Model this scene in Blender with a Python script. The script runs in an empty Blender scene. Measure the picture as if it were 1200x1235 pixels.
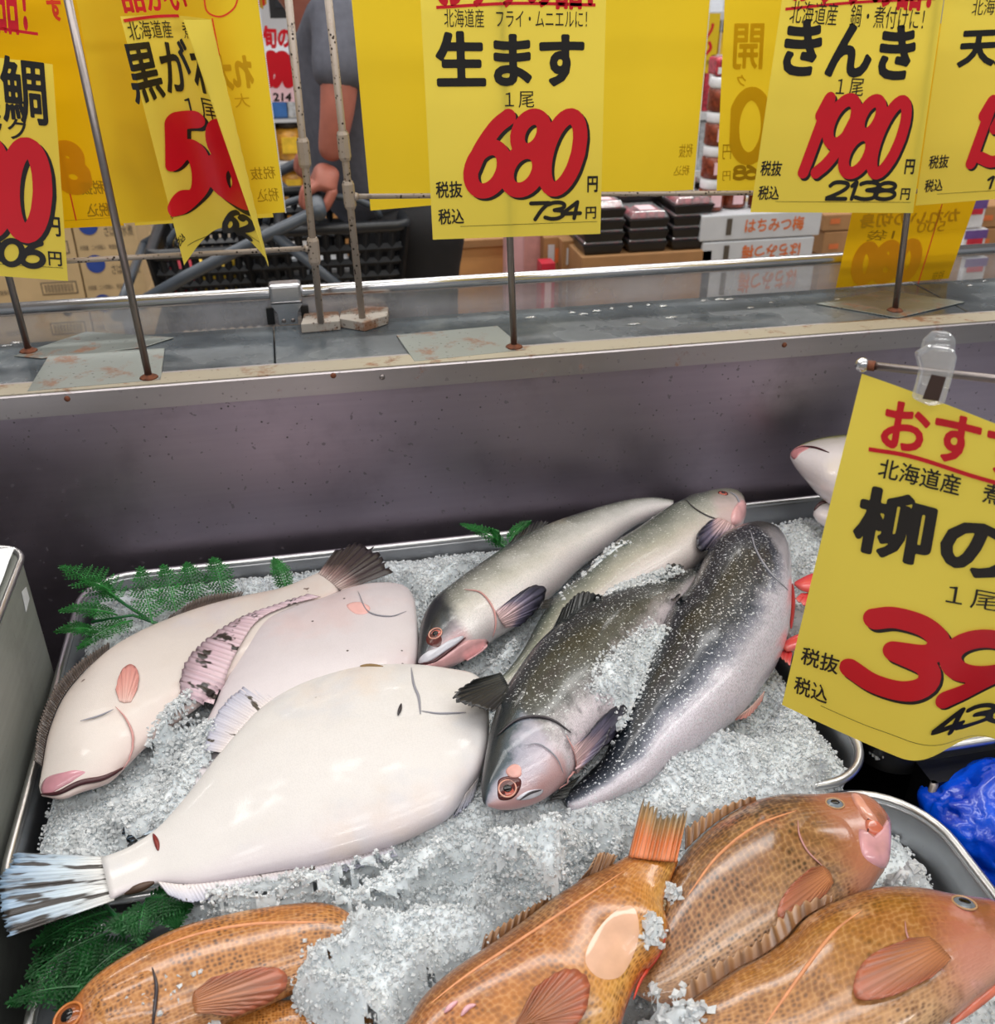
import bpy, bmesh, math, random
from mathutils import Vector, Matrix, noise
from mathutils.bvhtree import BVHTree
import numpy as np

# ------------------------------------------------------------------ camera, world, lights
SC = bpy.context.scene
COL = SC.collection
CAMZ = 1.49
PITCH, YAW, FOC = math.radians(30), math.radians(11.7), 1200.0
cam_d = bpy.data.cameras.new('camera')
cam = bpy.data.objects.new('camera', cam_d)
COL.objects.link(cam)
cam.location = (0, 0, CAMZ)
cam.rotation_euler = (math.pi / 2 - PITCH, 0, -YAW)
cam_d.sensor_fit = 'HORIZONTAL'
cam_d.sensor_width = 36.0
cam_d.lens = 36.0
cam_d.clip_start = 0.02
cam_d.dof.use_dof = True
cam_d.dof.focus_distance = 0.95
cam_d.dof.aperture_fstop = 11.0
SC.camera = cam

SC.view_settings.view_transform = 'Standard'
SC.view_settings.look = 'None'
SC.view_settings.gamma = 1.0
SC.view_settings.exposure = 0.0
SC.view_settings.use_curve_mapping = False
SC.cycles.use_denoising = True
SC.cycles.max_bounces = 8
SC.cycles.transparent_max_bounces = 12

wd = bpy.data.worlds.new('store_air')
SC.world = wd
wd.use_nodes = True
wd.node_tree.nodes['Background'].inputs[0].default_value = (0.93, 0.96, 1.0, 1)
wd.node_tree.nodes['Background'].inputs[1].default_value = 0.3


def area(name, loc, sx, sy, power, color=(1, 0.98, 0.95)):
    l = bpy.data.lights.new(name, 'AREA')
    l.shape = 'RECTANGLE'
    l.size, l.size_y = sx, sy
    l.energy = power
    l.color = color
    o = bpy.data.objects.new(name, l)
    o.location = loc
    COL.objects.link(o)
    return o


area('ceiling_tube_light', (0.3, 0.55, 2.75), 3.6, 0.25, 21)
area('ceiling_tube_light', (0.3, 1.0, 2.75), 3.6, 0.25, 14)
area('ceiling_tube_light', (0.3, -0.9, 2.75), 3.6, 0.25, 38)
area('ceiling_tube_light', (0.5, 2.2, 2.75), 4.5, 0.3, 46)
area('ceiling_tube_light', (0.5, 3.9, 2.75), 5.0, 0.3, 60)

# ------------------------------------------------------------------ pixel <-> place (survey of the photograph)
C0 = Vector((0, 0, CAMZ))
FW = Vector((math.sin(YAW) * math.cos(PITCH), math.cos(YAW) * math.cos(PITCH), -math.sin(PITCH)))
RT = Vector((math.cos(YAW), -math.sin(YAW), 0))
UP = RT.cross(FW)


def ray(x, y):
    return FW + RT * ((x - 600) / FOC) - UP * ((y - 617.5) / FOC)


def PZ(x, y, z):
    r = ray(x, y)
    return C0 + r * ((z - CAMZ) / r.z)


def PY(x, y, Y):
    r = ray(x, y)
    return C0 + r * (Y / r.y)


def PX(x, y, X):
    r = ray(x, y)
    return C0 + r * (X / r.x)


def proj(p):
    d = Vector(p) - C0
    w = d.dot(FW)
    return (600 + FOC * d.dot(RT) / w, 617.5 - FOC * d.dot(UP) / w)


rnd = random.Random(7)


# ------------------------------------------------------------------ object helpers
def thing(name, label, cat, loc=(0, 0, 0), group=None):
    o = bpy.data.objects.new(name, None)
    o.empty_display_size = 0.05
    o.location = loc
    o['label'] = label
    o['category'] = cat
    if group:
        o['group'] = group
    COL.objects.link(o)
    return o


def tag(o, label=None, cat=None, group=None, kind=None):
    if label: o['label'] = label
    if cat: o['category'] = cat
    if group: o['group'] = group
    if kind: o['kind'] = kind
    return o


def wloc(o):
    v = Vector((0, 0, 0))
    while o is not None:
        v += o.location
        o = o.parent
    return v


def mesh(name, V, F, mat, parent=None, uv=None, smooth=True, label=None, origin=None, col=None):
    """vertices in world coordinates; linked as one object under parent"""
    me = bpy.data.meshes.new(name)
    off = Vector((0, 0, 0))
    loc = Vector((0, 0, 0))
    if parent is not None:
        off = wloc(parent)
    elif origin is not None:
        off = Vector(origin)
        loc = off
    me.from_pydata([(v[0] - off[0], v[1] - off[1], v[2] - off[2]) for v in V], [], F)
    if mat is not None:
        for m in (mat if isinstance(mat, (list, tuple)) else [mat]):
            me.materials.append(m)
    if uv is not None:
        ul = me.uv_layers.new(name='UVMap')
        li = np.zeros(len(me.loops), dtype=np.int32)
        me.loops.foreach_get('vertex_index', li)
        ul.data.foreach_set('uv', np.asarray(uv, dtype=np.float32)[li].ravel())
    me.polygons.foreach_set('use_smooth', [smooth] * len(me.polygons))
    me.update()
    o = bpy.data.objects.new(name, me)
    o.location = loc
    if parent is not None:
        o.parent = parent
    if label:
        o['label'] = label
    COL.objects.link(o)
    return o


class MB:
    """collects simple shapes into one mesh"""

    def __init__(s):
        s.V, s.F = [], []

    def add(s, V, F):
        b = len(s.V)
        s.V += [tuple(v) for v in V]
        s.F += [tuple(i + b for i in f) for f in F]
        return s

    def box(s, x0, y0, z0, x1, y1, z1):
        V = [(x0, y0, z0), (x1, y0, z0), (x1, y1, z0), (x0, y1, z0), (x0, y0, z1), (x1, y0, z1), (x1, y1, z1), (x0, y1, z1)]
        return s.add(V, [(0, 3, 2, 1), (4, 5, 6, 7), (0, 1, 5, 4), (1, 2, 6, 5), (2, 3, 7, 6), (3, 0, 4, 7)])

    def prism(s, poly, d):
        """polygon of 3-D points extruded by vector d"""
        n = len(poly)
        P = [Vector(p) for p in poly]
        V = P + [p + Vector(d) for p in P]
        F = [tuple(range(n)), tuple(range(2 * n - 1, n - 1, -1))]
        F += [(i, i + n, (i + 1) % n + n, (i + 1) % n) for i in range(n)]
        return s.add(V, F)

    def tube(s, pts, r, n=10, closed=False, caps=True):
        P = [Vector(p) for p in pts]
        R = r if isinstance(r, (list, tuple)) else [r] * len(P)
        V, F = [], []
        m = len(P)
        prev = None
        for i in range(m):
            if closed:
                t = P[(i + 1) % m] - P[i - 1]
            else:
                t = P[min(i + 1, m - 1)] - P[max(i - 1, 0)]
            t.normalize()
            if prev is None:
                a = Vector((0, 0, 1)) if abs(t.z) < 0.9 else Vector((1, 0, 0))
                u = t.cross(a).normalized()
            else:
                u = (prev - t * prev.dot(t)).normalized()
            prev = u
            w = t.cross(u)
            for k in range(n):
                a = 2 * math.pi * k / n
                V.append(P[i] + (u * math.cos(a) + w * math.sin(a)) * R[i])
        for i in range(m if closed else m - 1):
            j = (i + 1) % m
            for k in range(n):
                F.append((i * n + k, i * n + (k + 1) % n, j * n + (k + 1) % n, j * n + k))
        if caps and not closed:
            F.append(tuple(range(n - 1, -1, -1)))
            F.append(tuple((m - 1) * n + k for k in range(n)))
        return s.add(V, F)

    def ball(s, c, rx, ry=None, rz=None, n=16, m=10, M=None):
        ry = ry or rx
        rz = rz or rx
        c = Vector(c)
        V, F = [], []
        for j in range(1, m):
            p = math.pi * j / m
            for i in range(n):
                a = 2 * math.pi * i / n
                v = Vector((rx * math.sin(p) * math.cos(a), ry * math.sin(p) * math.sin(a), rz * math.cos(p)))
                V.append(c + (M @ v if M else v))
        tp = Vector((0, 0, rz)); bt = Vector((0, 0, -rz))
        V += [c + (M @ tp if M else tp), c + (M @ bt if M else bt)]
        for j in range(m - 2):
            for i in range(n):
                F.append((j * n + i, (j + 1) * n + i, (j + 1) * n + (i + 1) % n, j * n + (i + 1) % n))
        T = len(V) - 2
        for i in range(n):
            F.append((T, i, (i + 1) % n))
            F.append((T + 1, (m - 2) * n + (i + 1) % n, (m - 2) * n + i))
        return s.add(V, F)

    def build(s, name, mat, parent=None, smooth=False, bevel=0, label=None, origin=None, seg=2):
        o = mesh(name, s.V, s.F, mat, parent, smooth=smooth, label=label, origin=origin)
        if bevel:
            b = o.modifiers.new('bevel', 'BEVEL')
            b.width = bevel
            b.segments = seg
            b.limit_method = 'ANGLE'
            o.data.polygons.foreach_set('use_smooth', [False] * len(o.data.polygons))
        return o


def copy_thing(src, label, loc=None, group=None):
    c = src.copy()
    COL.objects.link(c)
    c['label'] = label
    if group: c['group'] = group
    if loc is not None: c.location = loc
    for ch in list(src.children):
        d = ch.copy()
        COL.objects.link(d)
        d.parent = c
        for g in list(ch.children):
            e = g.copy()
            COL.objects.link(e)
            e.parent = d
    return c


def catmull(P, n, closed=False):
    """resample a polyline of tuples smoothly to n points, even by arc length"""
    P = [np.array(p, float) for p in P]
    m = len(P)
    out = []
    segs = m if closed else m - 1
    for i in range(segs):
        p1, p2 = P[i], P[(i + 1) % m]
        p0 = P[i - 1] if (closed or i > 0) else 2 * p1 - p2
        p3 = P[(i + 2) % m] if (closed or i + 2 < m) else 2 * p2 - p1
        for k in range(12):
            t = k / 12
            out.append(0.5 * (2 * p1 + (p2 - p0) * t + (2 * p0 - 5 * p1 + 4 * p2 - p3) * t * t + (3 * p1 - p0 - 3 * p2 + p3) * t ** 3))
    out.append(P[0] if closed else P[-1])
    out = np.array(out)
    d = np.r_[0, np.cumsum(np.linalg.norm(np.diff(out, axis=0), axis=1))]
    s = np.linspace(0, d[-1], n + 1 if closed else n)
    R = np.stack([np.interp(s, d, out[:, k]) for k in range(out.shape[1])], 1)
    return R[:-1] if closed else R


# ------------------------------------------------------------------ materials
def lin(c):
    return tuple(((v / 255) / 12.92 if v / 255 <= 0.04045 else ((v / 255 + 0.055) / 1.055) ** 2.4) for v in c) + (1.0,)


class NT:
    def __init__(s, name):
        s.m = bpy.data.materials.new(name)
        s.m.use_nodes = True
        s.t = s.m.node_tree
        s.b = s.t.nodes['Principled BSDF']

    def n(s, typ, **kw):
        nd = s.t.nodes.new(typ)
        for k, v in kw.items():
            setattr(nd, k, v)
        return nd

    def l(s, a, b):
        s.t.links.new(a, b)

    def val(s, sock, v):
        if hasattr(v, 'links'):
            s.l(v, sock)
        else:
            sock.default_value = v

    def math(s, op, a, b=0.0, clamp=False):
        nd = s.n('ShaderNodeMath', operation=op)
        nd.use_clamp = clamp
        s.val(nd.inputs[0], a)
        s.val(nd.inputs[1], b)
        return nd.outputs[0]

    def mix(s, fac, a, b):
        nd = s.n('ShaderNodeMix', data_type='RGBA')
        s.val(nd.inputs[0], fac)
        s.val(nd.inputs[6], a)
        s.val(nd.inputs[7], b)
        return nd.outputs[2]

    def ramp(s, fac, stops, interp='LINEAR'):
        nd = s.n('ShaderNodeValToRGB')
        nd.color_ramp.interpolation = interp
        e = nd.color_ramp.elements
        while len(e) < len(stops):
            e.new(0.5)
        for el, (p, c) in zip(e, stops):
            el.position = p
            el.color = c if len(c) == 4 else tuple(c) + (1,)
        s.val(nd.inputs[0], fac)
        return nd.outputs[0]

    def step(s, fac, lo, hi):
        nd = s.n('ShaderNodeMapRange')
        nd.interpolation_type = 'SMOOTHSTEP'
        s.val(nd.inputs[0], fac)
        nd.inputs[1].default_value = lo
        nd.inputs[2].default_value = hi
        return nd.outputs[0]

    def coord(s, kind='Object', scale=(1, 1, 1)):
        tc = s.n('ShaderNodeTexCoord')
        mp = s.n('ShaderNodeMapping')
        s.l(tc.outputs[kind], mp.inputs[0])
        mp.inputs[3].default_value = scale
        return mp.outputs[0]

    def noise(s, vec, scale, detail=3, rough=0.5):
        nd = s.n('ShaderNodeTexNoise')
        s.l(vec, nd.inputs['Vector'])
        nd.inputs['Scale'].default_value = scale
        nd.inputs['Detail'].default_value = detail
        nd.inputs['Roughness'].default_value = rough
        return nd.outputs[0]

    def voro(s, vec, scale, feature='F1', out=0):
        nd = s.n('ShaderNodeTexVoronoi', feature=feature)
        s.l(vec, nd.inputs['Vector'])
        nd.inputs['Scale'].default_value = scale
        return nd.outputs[out]

    def bump(s, h, strength=0.3, dist=0.001):
        nd = s.n('ShaderNodeBump')
        nd.inputs['Strength'].default_value = strength
        nd.inputs['Distance'].default_value = dist
        s.l(h, nd.inputs['Height'])
        s.l(nd.outputs[0], s.b.inputs['Normal'])

    def set(s, **kw):
        names = dict(color='Base Color', rough='Roughness', metal='Metallic', coat='Coat Weight', coat_rough='Coat Roughness',
                     trans='Transmission Weight', ior='IOR', sss='Subsurface Weight', spec='Specular IOR Level', alpha='Alpha')
        for k, v in kw.items():
            s.val(s.b.inputs[names[k]], v)
        return s


def plain(name, rgb, rough=0.5, metal=0.0, var=0.08, vscale=30, **kw):
    """procedural material: a colour with a little noise in tone and roughness"""
    t = NT(name)
    c = lin(rgb)
    v = t.coord('Object')
    n = t.noise(v, vscale)
    dark = tuple(x * (1 - var * 2) for x in c[:3]) + (1,)
    light = tuple(min(1, x * (1 + var)) for x in c[:3]) + (1,)
    t.set(color=t.ramp(n, [(0.3, dark), (0.7, light)]), rough=rough, metal=metal, **kw)
    return t.m


def steel(name, rgb=(150, 150, 152), rough=0.3, speck=0.0, streak=0.15, rust=0.0, metal=1.0, grime=0.0, pits=0):
    t = NT(name)
    v = t.coord('Object')
    base = lin(rgb)
    n = t.noise(t.coord('Object', (2, 2, 40)), 3, 4)
    c = t.mix(t.math('MULTIPLY', n, streak), base, tuple(x * 0.45 for x in base[:3]) + (1,))
    m = metal
    if grime:
        g = t.step(t.noise(v, 7, 6, 0.65), 0.5, 0.75)
        c = t.mix(t.math('MULTIPLY', g, grime), c, lin((66, 62, 60)))
    if speck:
        s1 = t.step(t.voro(v, 85), 0.14, 0.07)
        s1 = t.math('MULTIPLY', s1, t.step(t.noise(v, 12, 2), 0.46, 0.54))
        s2 = t.step(t.noise(v, 110, 2), 0.68, 0.72)
        s = t.math('MULTIPLY', t.math('MAXIMUM', s1, t.math('MULTIPLY', s2, 0.6)), speck)
        c = t.mix(s, c, lin((38, 32, 28)))
        m = t.math('SUBTRACT', metal, t.math('MULTIPLY', s, metal))
    if pits:
        c = t.mix(t.math('MULTIPLY', t.step(t.voro(v, pits), .34, .2), t.step(t.noise(v, 45, 2), .44, .54)), c, lin((44, 32, 26)))
    if rust:
        r = t.step(t.noise(v, 22, 6, 0.7), 0.62 - 0.14 * rust, 0.72 - 0.1 * rust)
        c = t.mix(t.math('MULTIPLY', r, 0.85), c, t.mix(t.noise(v, 70), lin((92, 52, 28)), lin((150, 100, 62))))
        m = t.math('SUBTRACT', m, t.math('MULTIPLY', r, metal), True)
    t.set(color=c, metal=m, rough=t.math('ADD', rough, t.math('MULTIPLY', t.noise(v, 18), 0.18)))
    t.bump(t.noise(v, 120), 0.06, 0.001)
    return t.m


def paper(name, rgb, transl=0.35, rough=0.45):
    t = NT(name)
    v = t.coord('Object')
    c = lin(rgb)
    col = t.ramp(t.noise(v, 6, 3), [(0.3, tuple(x * 0.93 for x in c[:3])), (0.75, c)])
    t.set(color=col, rough=rough, spec=0.35)
    tr = t.n('ShaderNodeBsdfTranslucent')
    t.l(col, tr.inputs[0])
    mx = t.n('ShaderNodeMixShader')
    mx.inputs[0].default_value = transl
    t.l(t.b.outputs[0], mx.inputs[1])
    t.l(tr.outputs[0], mx.inputs[2])
    t.l(mx.outputs[0], t.t.nodes['Material Output'].inputs[0])
    return t.m


def clear(name, haze=0.12, gloss=0.12, tint=(1, 1, 1, 1), hazecol=(0.8, 0.85, 0.9, 1), spots=False):
    t = NT(name)
    tr = t.n('ShaderNodeBsdfTransparent')
    tr.inputs[0].default_value = tint
    df = t.n('ShaderNodeBsdfDiffuse')
    df.inputs[0].default_value = hazecol
    gl = t.n('ShaderNodeBsdfGlossy')
    gl.inputs['Roughness'].default_value = 0.08
    m1 = t.n('ShaderNodeMixShader')
    v = t.coord('Object')
    t.l(t.math('MULTIPLY', t.step(t.noise(v, 9, 4), 0.1, 0.75), haze * 1.6), m1.inputs[0])
    t.l(tr.outputs[0], m1.inputs[1])
    t.l(df.outputs[0], m1.inputs[2])
    m2 = t.n('ShaderNodeMixShader')
    m2.inputs[0].default_value = gloss
    t.l(m1.outputs[0], m2.inputs[1])
    t.l(gl.outputs[0], m2.inputs[2])
    t.l(m2.outputs[0], t.t.nodes['Material Output'].inputs[0])
    return t.m


M = {}
M['panel'] = steel('brushed_steel_panel', (168, 156, 170), 0.36, speck=0.9, streak=0.35, grime=0.35)  # purple tint in the base colour stands in for reflected clothing and lights
M['trim'] = steel('steel_trim', (176, 170, 172), 0.33, speck=0.5, streak=0.2, rust=0.25)
M['ledge'] = steel('worn_ledge', (176, 168, 150), 0.55, speck=0.4, rust=0.6, metal=0.25)
M['tray'] = steel('tray_steel', (172, 174, 178), 0.3, speck=0.15, streak=0.2)
M['rim'] = steel('tray_rim_steel', (205, 205, 205), 0.22, streak=0.25)
M['chrome'] = steel('chrome', (205, 205, 208), 0.14, streak=0.1)
M['rod'] = steel('sign_rod_steel', (150, 142, 140), 0.28, streak=0.4)
M['pole'] = steel('corroded_pole', (172, 160, 150), 0.45, speck=.6, streak=0.2, rust=0.1, metal=0.5, pits=190)
M['block'] = steel('rusty_block', (175, 168, 160), 0.6, speck=1.0, pits=200, rust=1.2, metal=0.2)
M['plate'] = steel('stained_base_plate', (150, 156, 152), 0.34, speck=0.8, rust=0.7, streak=0.4, metal=0.8)
M['rust'] = plain('rust', (112, 62, 38), 0.8, var=0.3, vscale=200)
M['black'] = plain('black_case_bottom', (14, 14, 15), 0.35)
M['bin'] = steel('smudged_bin_steel', (150, 154, 148), 0.45, speck=0.2, streak=0.5, grime=0.4, metal=.25)
M['white_film'] = plain('white_film', (225, 228, 232), 0.25, var=0.05)
M['yellow'] = paper('yellow_sign_paper', (249, 228, 92), 0.3)
M['yellow_back'] = paper('yellow_sign_reverse', (240, 208, 48), 0.45)
M['yellow_deep'] = paper('deep_yellow_sign_reverse', (236, 186, 10), 0.45)
M['yellow_pale'] = paper('pale_yellow_sign_reverse', (244, 216, 70), 0.5)
M['ghost'] = paper('ghost_print', (214, 176, 26), 0.4)
M['ghost_orange'] = paper('ghost_orange_print', (230, 170, 14), 0.4)
M['ghost_dark'] = paper('ghost_dark_print', (176, 144, 22), 0.4)
M['ink'] = plain('black_ink', (26, 24, 24), 0.4, var=0.02)
M['red'] = plain('red_ink', (205, 16, 36), 0.4, var=0.02)
M['redline'] = plain('red_pen', (224, 60, 24), 0.5, var=0.02)
M['clearplastic'] = clear('clear_plastic', 0.18, 0.22)
M['glass'] = clear('hazy_pane', 0.3, 0.1, hazecol=(0.62, 0.62, 0.66, 1))
M['sleeve'] = clear('sleeve_film', 0.35, 0.3, hazecol=(0.9, 0.88, 0.8, 1))
M['brownstrip'] = plain('brown_magnet', (62, 44, 38), 0.6)
M['fern'] = plain('fern_green', (48, 132, 58), 0.4, var=0.25, vscale=60)
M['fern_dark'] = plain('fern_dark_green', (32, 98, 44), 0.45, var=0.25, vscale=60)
M['stem'] = plain('fern_stem', (30, 96, 50), 0.4, var=0.1)


def stone():
    t = NT('wet_dark_slab')
    v = t.coord('Object')
    c = t.ramp(t.noise(v, 9, 6, 0.65), [(0.3, lin((54, 60, 66))), (0.55, lin((84, 92, 98))), (0.75, lin((116, 122, 124)))])
    st = t.step(t.noise(v, 28, 5, 0.7), 0.66, 0.74)
    c = t.mix(t.math('MULTIPLY', st, 0.5), c, lin((128, 112, 92)))
    t.set(color=c, rough=t.ramp(t.noise(v, 14, 3), [(0.4, (0.12,) * 3), (0.65, (0.42,) * 3)]), spec=0.6)
    t.bump(t.noise(v, 60, 4), 0.12, 0.001)
    return t.m


M['slab'] = stone()


def ice_mat(name='crushed_ice', col=(244, 249, 252), tr=0.22):
    t = NT(name)
    v = t.coord('Object')
    c = t.ramp(t.noise(v, 45, 4), [(0.3, lin(tuple(x - 22 for x in col))), (0.65, lin(col))])
    t.set(color=c, rough=0.12, trans=tr, ior=1.31, spec=0.6, sss=.25)
    t.b.inputs['Subsurface Radius'].default_value = (.006, .007, .008)
    t.b.inputs['Subsurface Scale'].default_value = 1.0
    t.bump(t.noise(v, 420, 3), 0.35, 0.0012)
    return t.m


M['ice'] = ice_mat()
M['icebed'] = ice_mat('ice_bed', (236, 243, 247), 0.04)


def fish_mat(name, stops, head=None, scale=None, scale_amt=0.3, blot=None, spots=None, wob=0.06, rough=0.32, coat=0.5,
             metal=0.0, streaks=None, fleck=None, bump=.3, lump=0.0):
    """colour runs from back (0) to belly (1) in the fish's own coordinates; scales, blotches and spots on top"""
    t = NT(name)
    tc = t.n('ShaderNodeTexCoord')
    uv = tc.outputs['UV']
    sp = t.n('ShaderNodeSeparateXYZ')
    t.l(uv, sp.inputs[0])
    ob = t.coord('Object')
    u, v = sp.outputs[0], sp.outputs[1]
    w = t.math('ADD', v, t.math('MULTIPLY', t.math('SUBTRACT', t.noise(ob, 22, 4, 0.6), 0.5), wob * 4))
    c = t.ramp(w, [(p, lin(k)) for p, k in stops])
    if streaks:
        col, su, sv, lo, hi, amt = streaks
        mp = t.n('ShaderNodeMapping')
        t.l(uv, mp.inputs[0])
        mp.inputs[3].default_value = (su, sv, 1)
        c = t.mix(t.math('MULTIPLY', t.step(t.noise(mp.outputs[0], 1.0, 4), lo, hi), amt), c, lin(col))
    if blot:
        for col, sc, lo, hi, amt in blot:
            c = t.mix(t.math('MULTIPLY', t.step(t.noise(ob, sc, 4, 0.6), lo, hi), amt), c, lin(col))
    h = None
    dots = scale is not None and len(scale) > 3
    if scale:
        mp = t.n('ShaderNodeMapping')
        t.l(uv, mp.inputs[0])
        mp.inputs[3].default_value = (scale[0], scale[1], 1)
        vo = t.n('ShaderNodeTexVoronoi', feature='F1')
        t.l(mp.outputs[0], vo.inputs['Vector'])
        vo.inputs['Scale'].default_value = 1.0
        vo.inputs['Randomness'].default_value = 0.5
        h = vo.outputs[0]
        if dots:
            gate = t.math('ADD', .45, t.step(t.noise(ob, 26, 3), .4, .62), True)
            c = t.mix(t.math('MULTIPLY', t.math('MULTIPLY', t.step(h, 0.52, 0.16), scale_amt), gate), c, scale[2])
            c = t.mix(t.math('MULTIPLY', t.step(t.noise(ob, 55, 4, .65), .5, .66), .45), c, lin((112, 66, 26)))
            c = t.mix(t.math('MULTIPLY', t.step(t.noise(ob, 34, 4, .65), .56, .7), .4), c, lin((226, 176, 136)))
            c = t.mix(t.math('MULTIPLY', t.step(h, 0.5, 0.75), .22), c, lin((236, 190, 130)))
        else:
            c = t.mix(t.math('MULTIPLY', t.step(h, 0.35, 0.75), scale_amt), c, scale[2] if len(scale) > 2 else (0.02, 0.02, 0.02, 1))
    if spots:
        for col, sc, lo, hi in spots:
            c = t.mix(t.step(t.voro(ob, sc), hi, lo), c, lin(col))
    if fleck:
        col, sc, lo, hi = fleck
        c = t.mix(t.step(t.noise(ob, sc, 2), lo, hi), c, lin(col))
    if head:
        hstops, u0, u1 = head
        ch = t.ramp(w, [(p, lin(k)) for p, k in hstops])
        uu = t.math('ADD', u, t.math('MULTIPLY', t.math('SUBTRACT', t.noise(ob, 30, 3), 0.5), 0.05))
        if dots:
            ch = t.mix(t.math('MULTIPLY', t.step(t.noise(ob, 30, 4, .6), .5, .64), .55), ch, lin((116, 70, 34)))
            ch = t.mix(t.math('MULTIPLY', t.step(t.noise(ob, 22, 4, .6), .56, .68), .45), ch, lin((216, 160, 156)))
        c = t.mix(t.step(uu, u1, u0), c, ch)
    t.set(color=c, rough=rough, coat=coat, coat_rough=0.12, metal=metal, spec=0.5)
    hb = t.noise(ob, 160, 3)
    if h is not None:
        hb = t.math('ADD', t.math('MULTIPLY', h, -1.0), t.math('MULTIPLY', hb, 0.5))
    if dots:
        hb = t.math('ADD', hb, t.math('MULTIPLY', t.noise(ob, 60, 4), 2.2))
        rough = t.math('ADD', .16, t.math('MULTIPLY', t.noise(ob, 70, 3), .42))
        t.set(rough=rough)
    if lump:
        hb = t.math('ADD', hb, t.math('MULTIPLY', t.noise(ob, 45, 3), 5.0))
        t.set(coat=t.math('MULTIPLY', t.step(t.noise(ob, 26, 3), .42, .62), .55), rough=t.math('ADD', .3, t.math('MULTIPLY', t.noise(ob, 60, 3), .3)))
    t.bump(hb, bump, 0.0012)
    return t.m


def fin_mat(name, stops, ray_n=16, ray_amt=0.35, ray_col=(20, 16, 14), blot=None, rough=0.35, alpha=None):
    """stops run from fin base (0) to edge (1)"""
    t = NT(name)
    tc = t.n('ShaderNodeTexCoord')
    sp = t.n('ShaderNodeSeparateXYZ')
    t.l(tc.outputs['UV'], sp.inputs[0])
    s_, t_ = sp.outputs[0], sp.outputs[1]
    ob = t.coord('Object')
    c = t.ramp(t.math('ADD', t_, t.math('MULTIPLY', t.math('SUBTRACT', t.noise(ob, 50), 0.5), 0.25)), [(p, lin(k)) for p, k in stops])
    ph = t.math('SINE', t.math('MULTIPLY', s_, ray_n * 2 * math.pi))
    c = t.mix(t.math('MULTIPLY', t.step(ph, 0.2, 0.9), ray_amt), c, lin(ray_col))
    if blot:
        col, su, sv, lo, hi = blot
        mp = t.n('ShaderNodeMapping')
        t.l(tc.outputs['UV'], mp.inputs[0])
        mp.inputs[3].default_value = (su, sv, 1)
        c = t.mix(t.step(t.noise(mp.outputs[0], 1.0, 3, 0.6), lo, hi), c, lin(col))
    t.set(color=c, rough=rough, coat=0.4, coat_rough=0.15)
    t.bump(ph, 0.4, 0.001)
    return t.m


# ------------------------------------------------------------------ setting
def struct(name, mb, mat, smooth=False):
    o = mb.build(name, mat, smooth=smooth)
    o['kind'] = 'structure'
    return o


M['floor'] = plain('store_floor', (196, 176, 150), 0.25, var=0.05, vscale=3)
M['wallback'] = plain('store_wall', (214, 216, 222), 0.6, var=0.03, vscale=4)
struct('floor', MB().box(-5, -2.5, -0.1, 7, 7, 0), M['floor'])
struct('wall_back', MB().box(-5, 6.5, 0, 7, 6.6, 3.0), M['wallback'])
struct('ceiling', MB().box(-5, -2.5, 3.0, 7, 7, 3.1), M['wallback'])

# ------------------------------------------------------------------ display case
ZL = 1.045                     # height of the ledge
case = thing('display_case', 'long steel fish display case with speckled back panel and slab ledge', 'display case', (0.3, 1.12, 0))
XA, XB = -1.2, 2.0
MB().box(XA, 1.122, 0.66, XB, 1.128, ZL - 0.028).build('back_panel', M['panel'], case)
b = MB().prism([(XA, 1.119, ZL - 0.028), (XA, 1.119, ZL - 0.002), (XA, 1.121, ZL), (XA, 1.16, ZL), (XA, 1.16, ZL - 0.028)], (XB - XA, 0, 0))
b.build('front_trim', M['trim'], case)
MB().box(XA, 1.1205, ZL + 0.0002, XB, 1.152, ZL + 0.0016).build('ledge_strip', M['ledge'], case, label='dirty cream strip along the ledge')
MB().box(XA, 1.152, ZL - 0.03, XB, 1.158, ZL - 0.012).build('ledge_groove', M['black'], case)
xs = [XA, -0.42, -0.034, 0.9, XB]
for a, c in zip(xs[:-1], xs[1:]):
    MB().box(a + 0.0007, 1.158, ZL - 0.03, c - 0.0007, 1.297, ZL).build('ledge_slab', M['slab'], case, bevel=0.002)
MB().box(XA, 1.314, 0.0, XB, 1.33, ZL - 0.06).build('rear_panel', M['trim'], case)
MB().box(XA, 0.02, 0.64, XB, 1.122, 0.66).build('case_bottom', M['black'], case)
MB().box(XA, 0.06, 0.0, XB, 1.30, 0.64).build('cabinet_base', M['black'], case)
for (x, y, m) in ((402, 453, 'rust'), (461, 455, 'rod'), (946, 416, 'rust'), (81, 481, 'rust')):
    p = PY(x, y, 1.119)
    M4 = Matrix.Rotation(math.pi / 2, 3, 'X')
    MB().ball(p, 0.0035, 0.0035, 0.002, M=M4).build('screw', M[m], case, smooth=True)
# melted ice drops on the slab
M['water'] = clear('water', 0.05, 0.35)
for (x, y) in ((690, 378), (703, 380), (720, 376), (738, 373), (760, 371), (782, 369), (800, 370), (848, 364), (868, 362), (880, 362), (765, 392), (810, 384),
               (1188, 340), (1170, 345), (1010, 362), (20, 414), (8, 418), (930, 366), (640, 384), (905, 372)):
    p = PZ(x, y, ZL)
    MB().ball((p.x, p.y, ZL + 0.0008), rnd.uniform(.004, .011), rnd.uniform(.002, .004), 0.0022, n=10, m=6).build('water_drop', M['water'], case, smooth=True)

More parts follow.
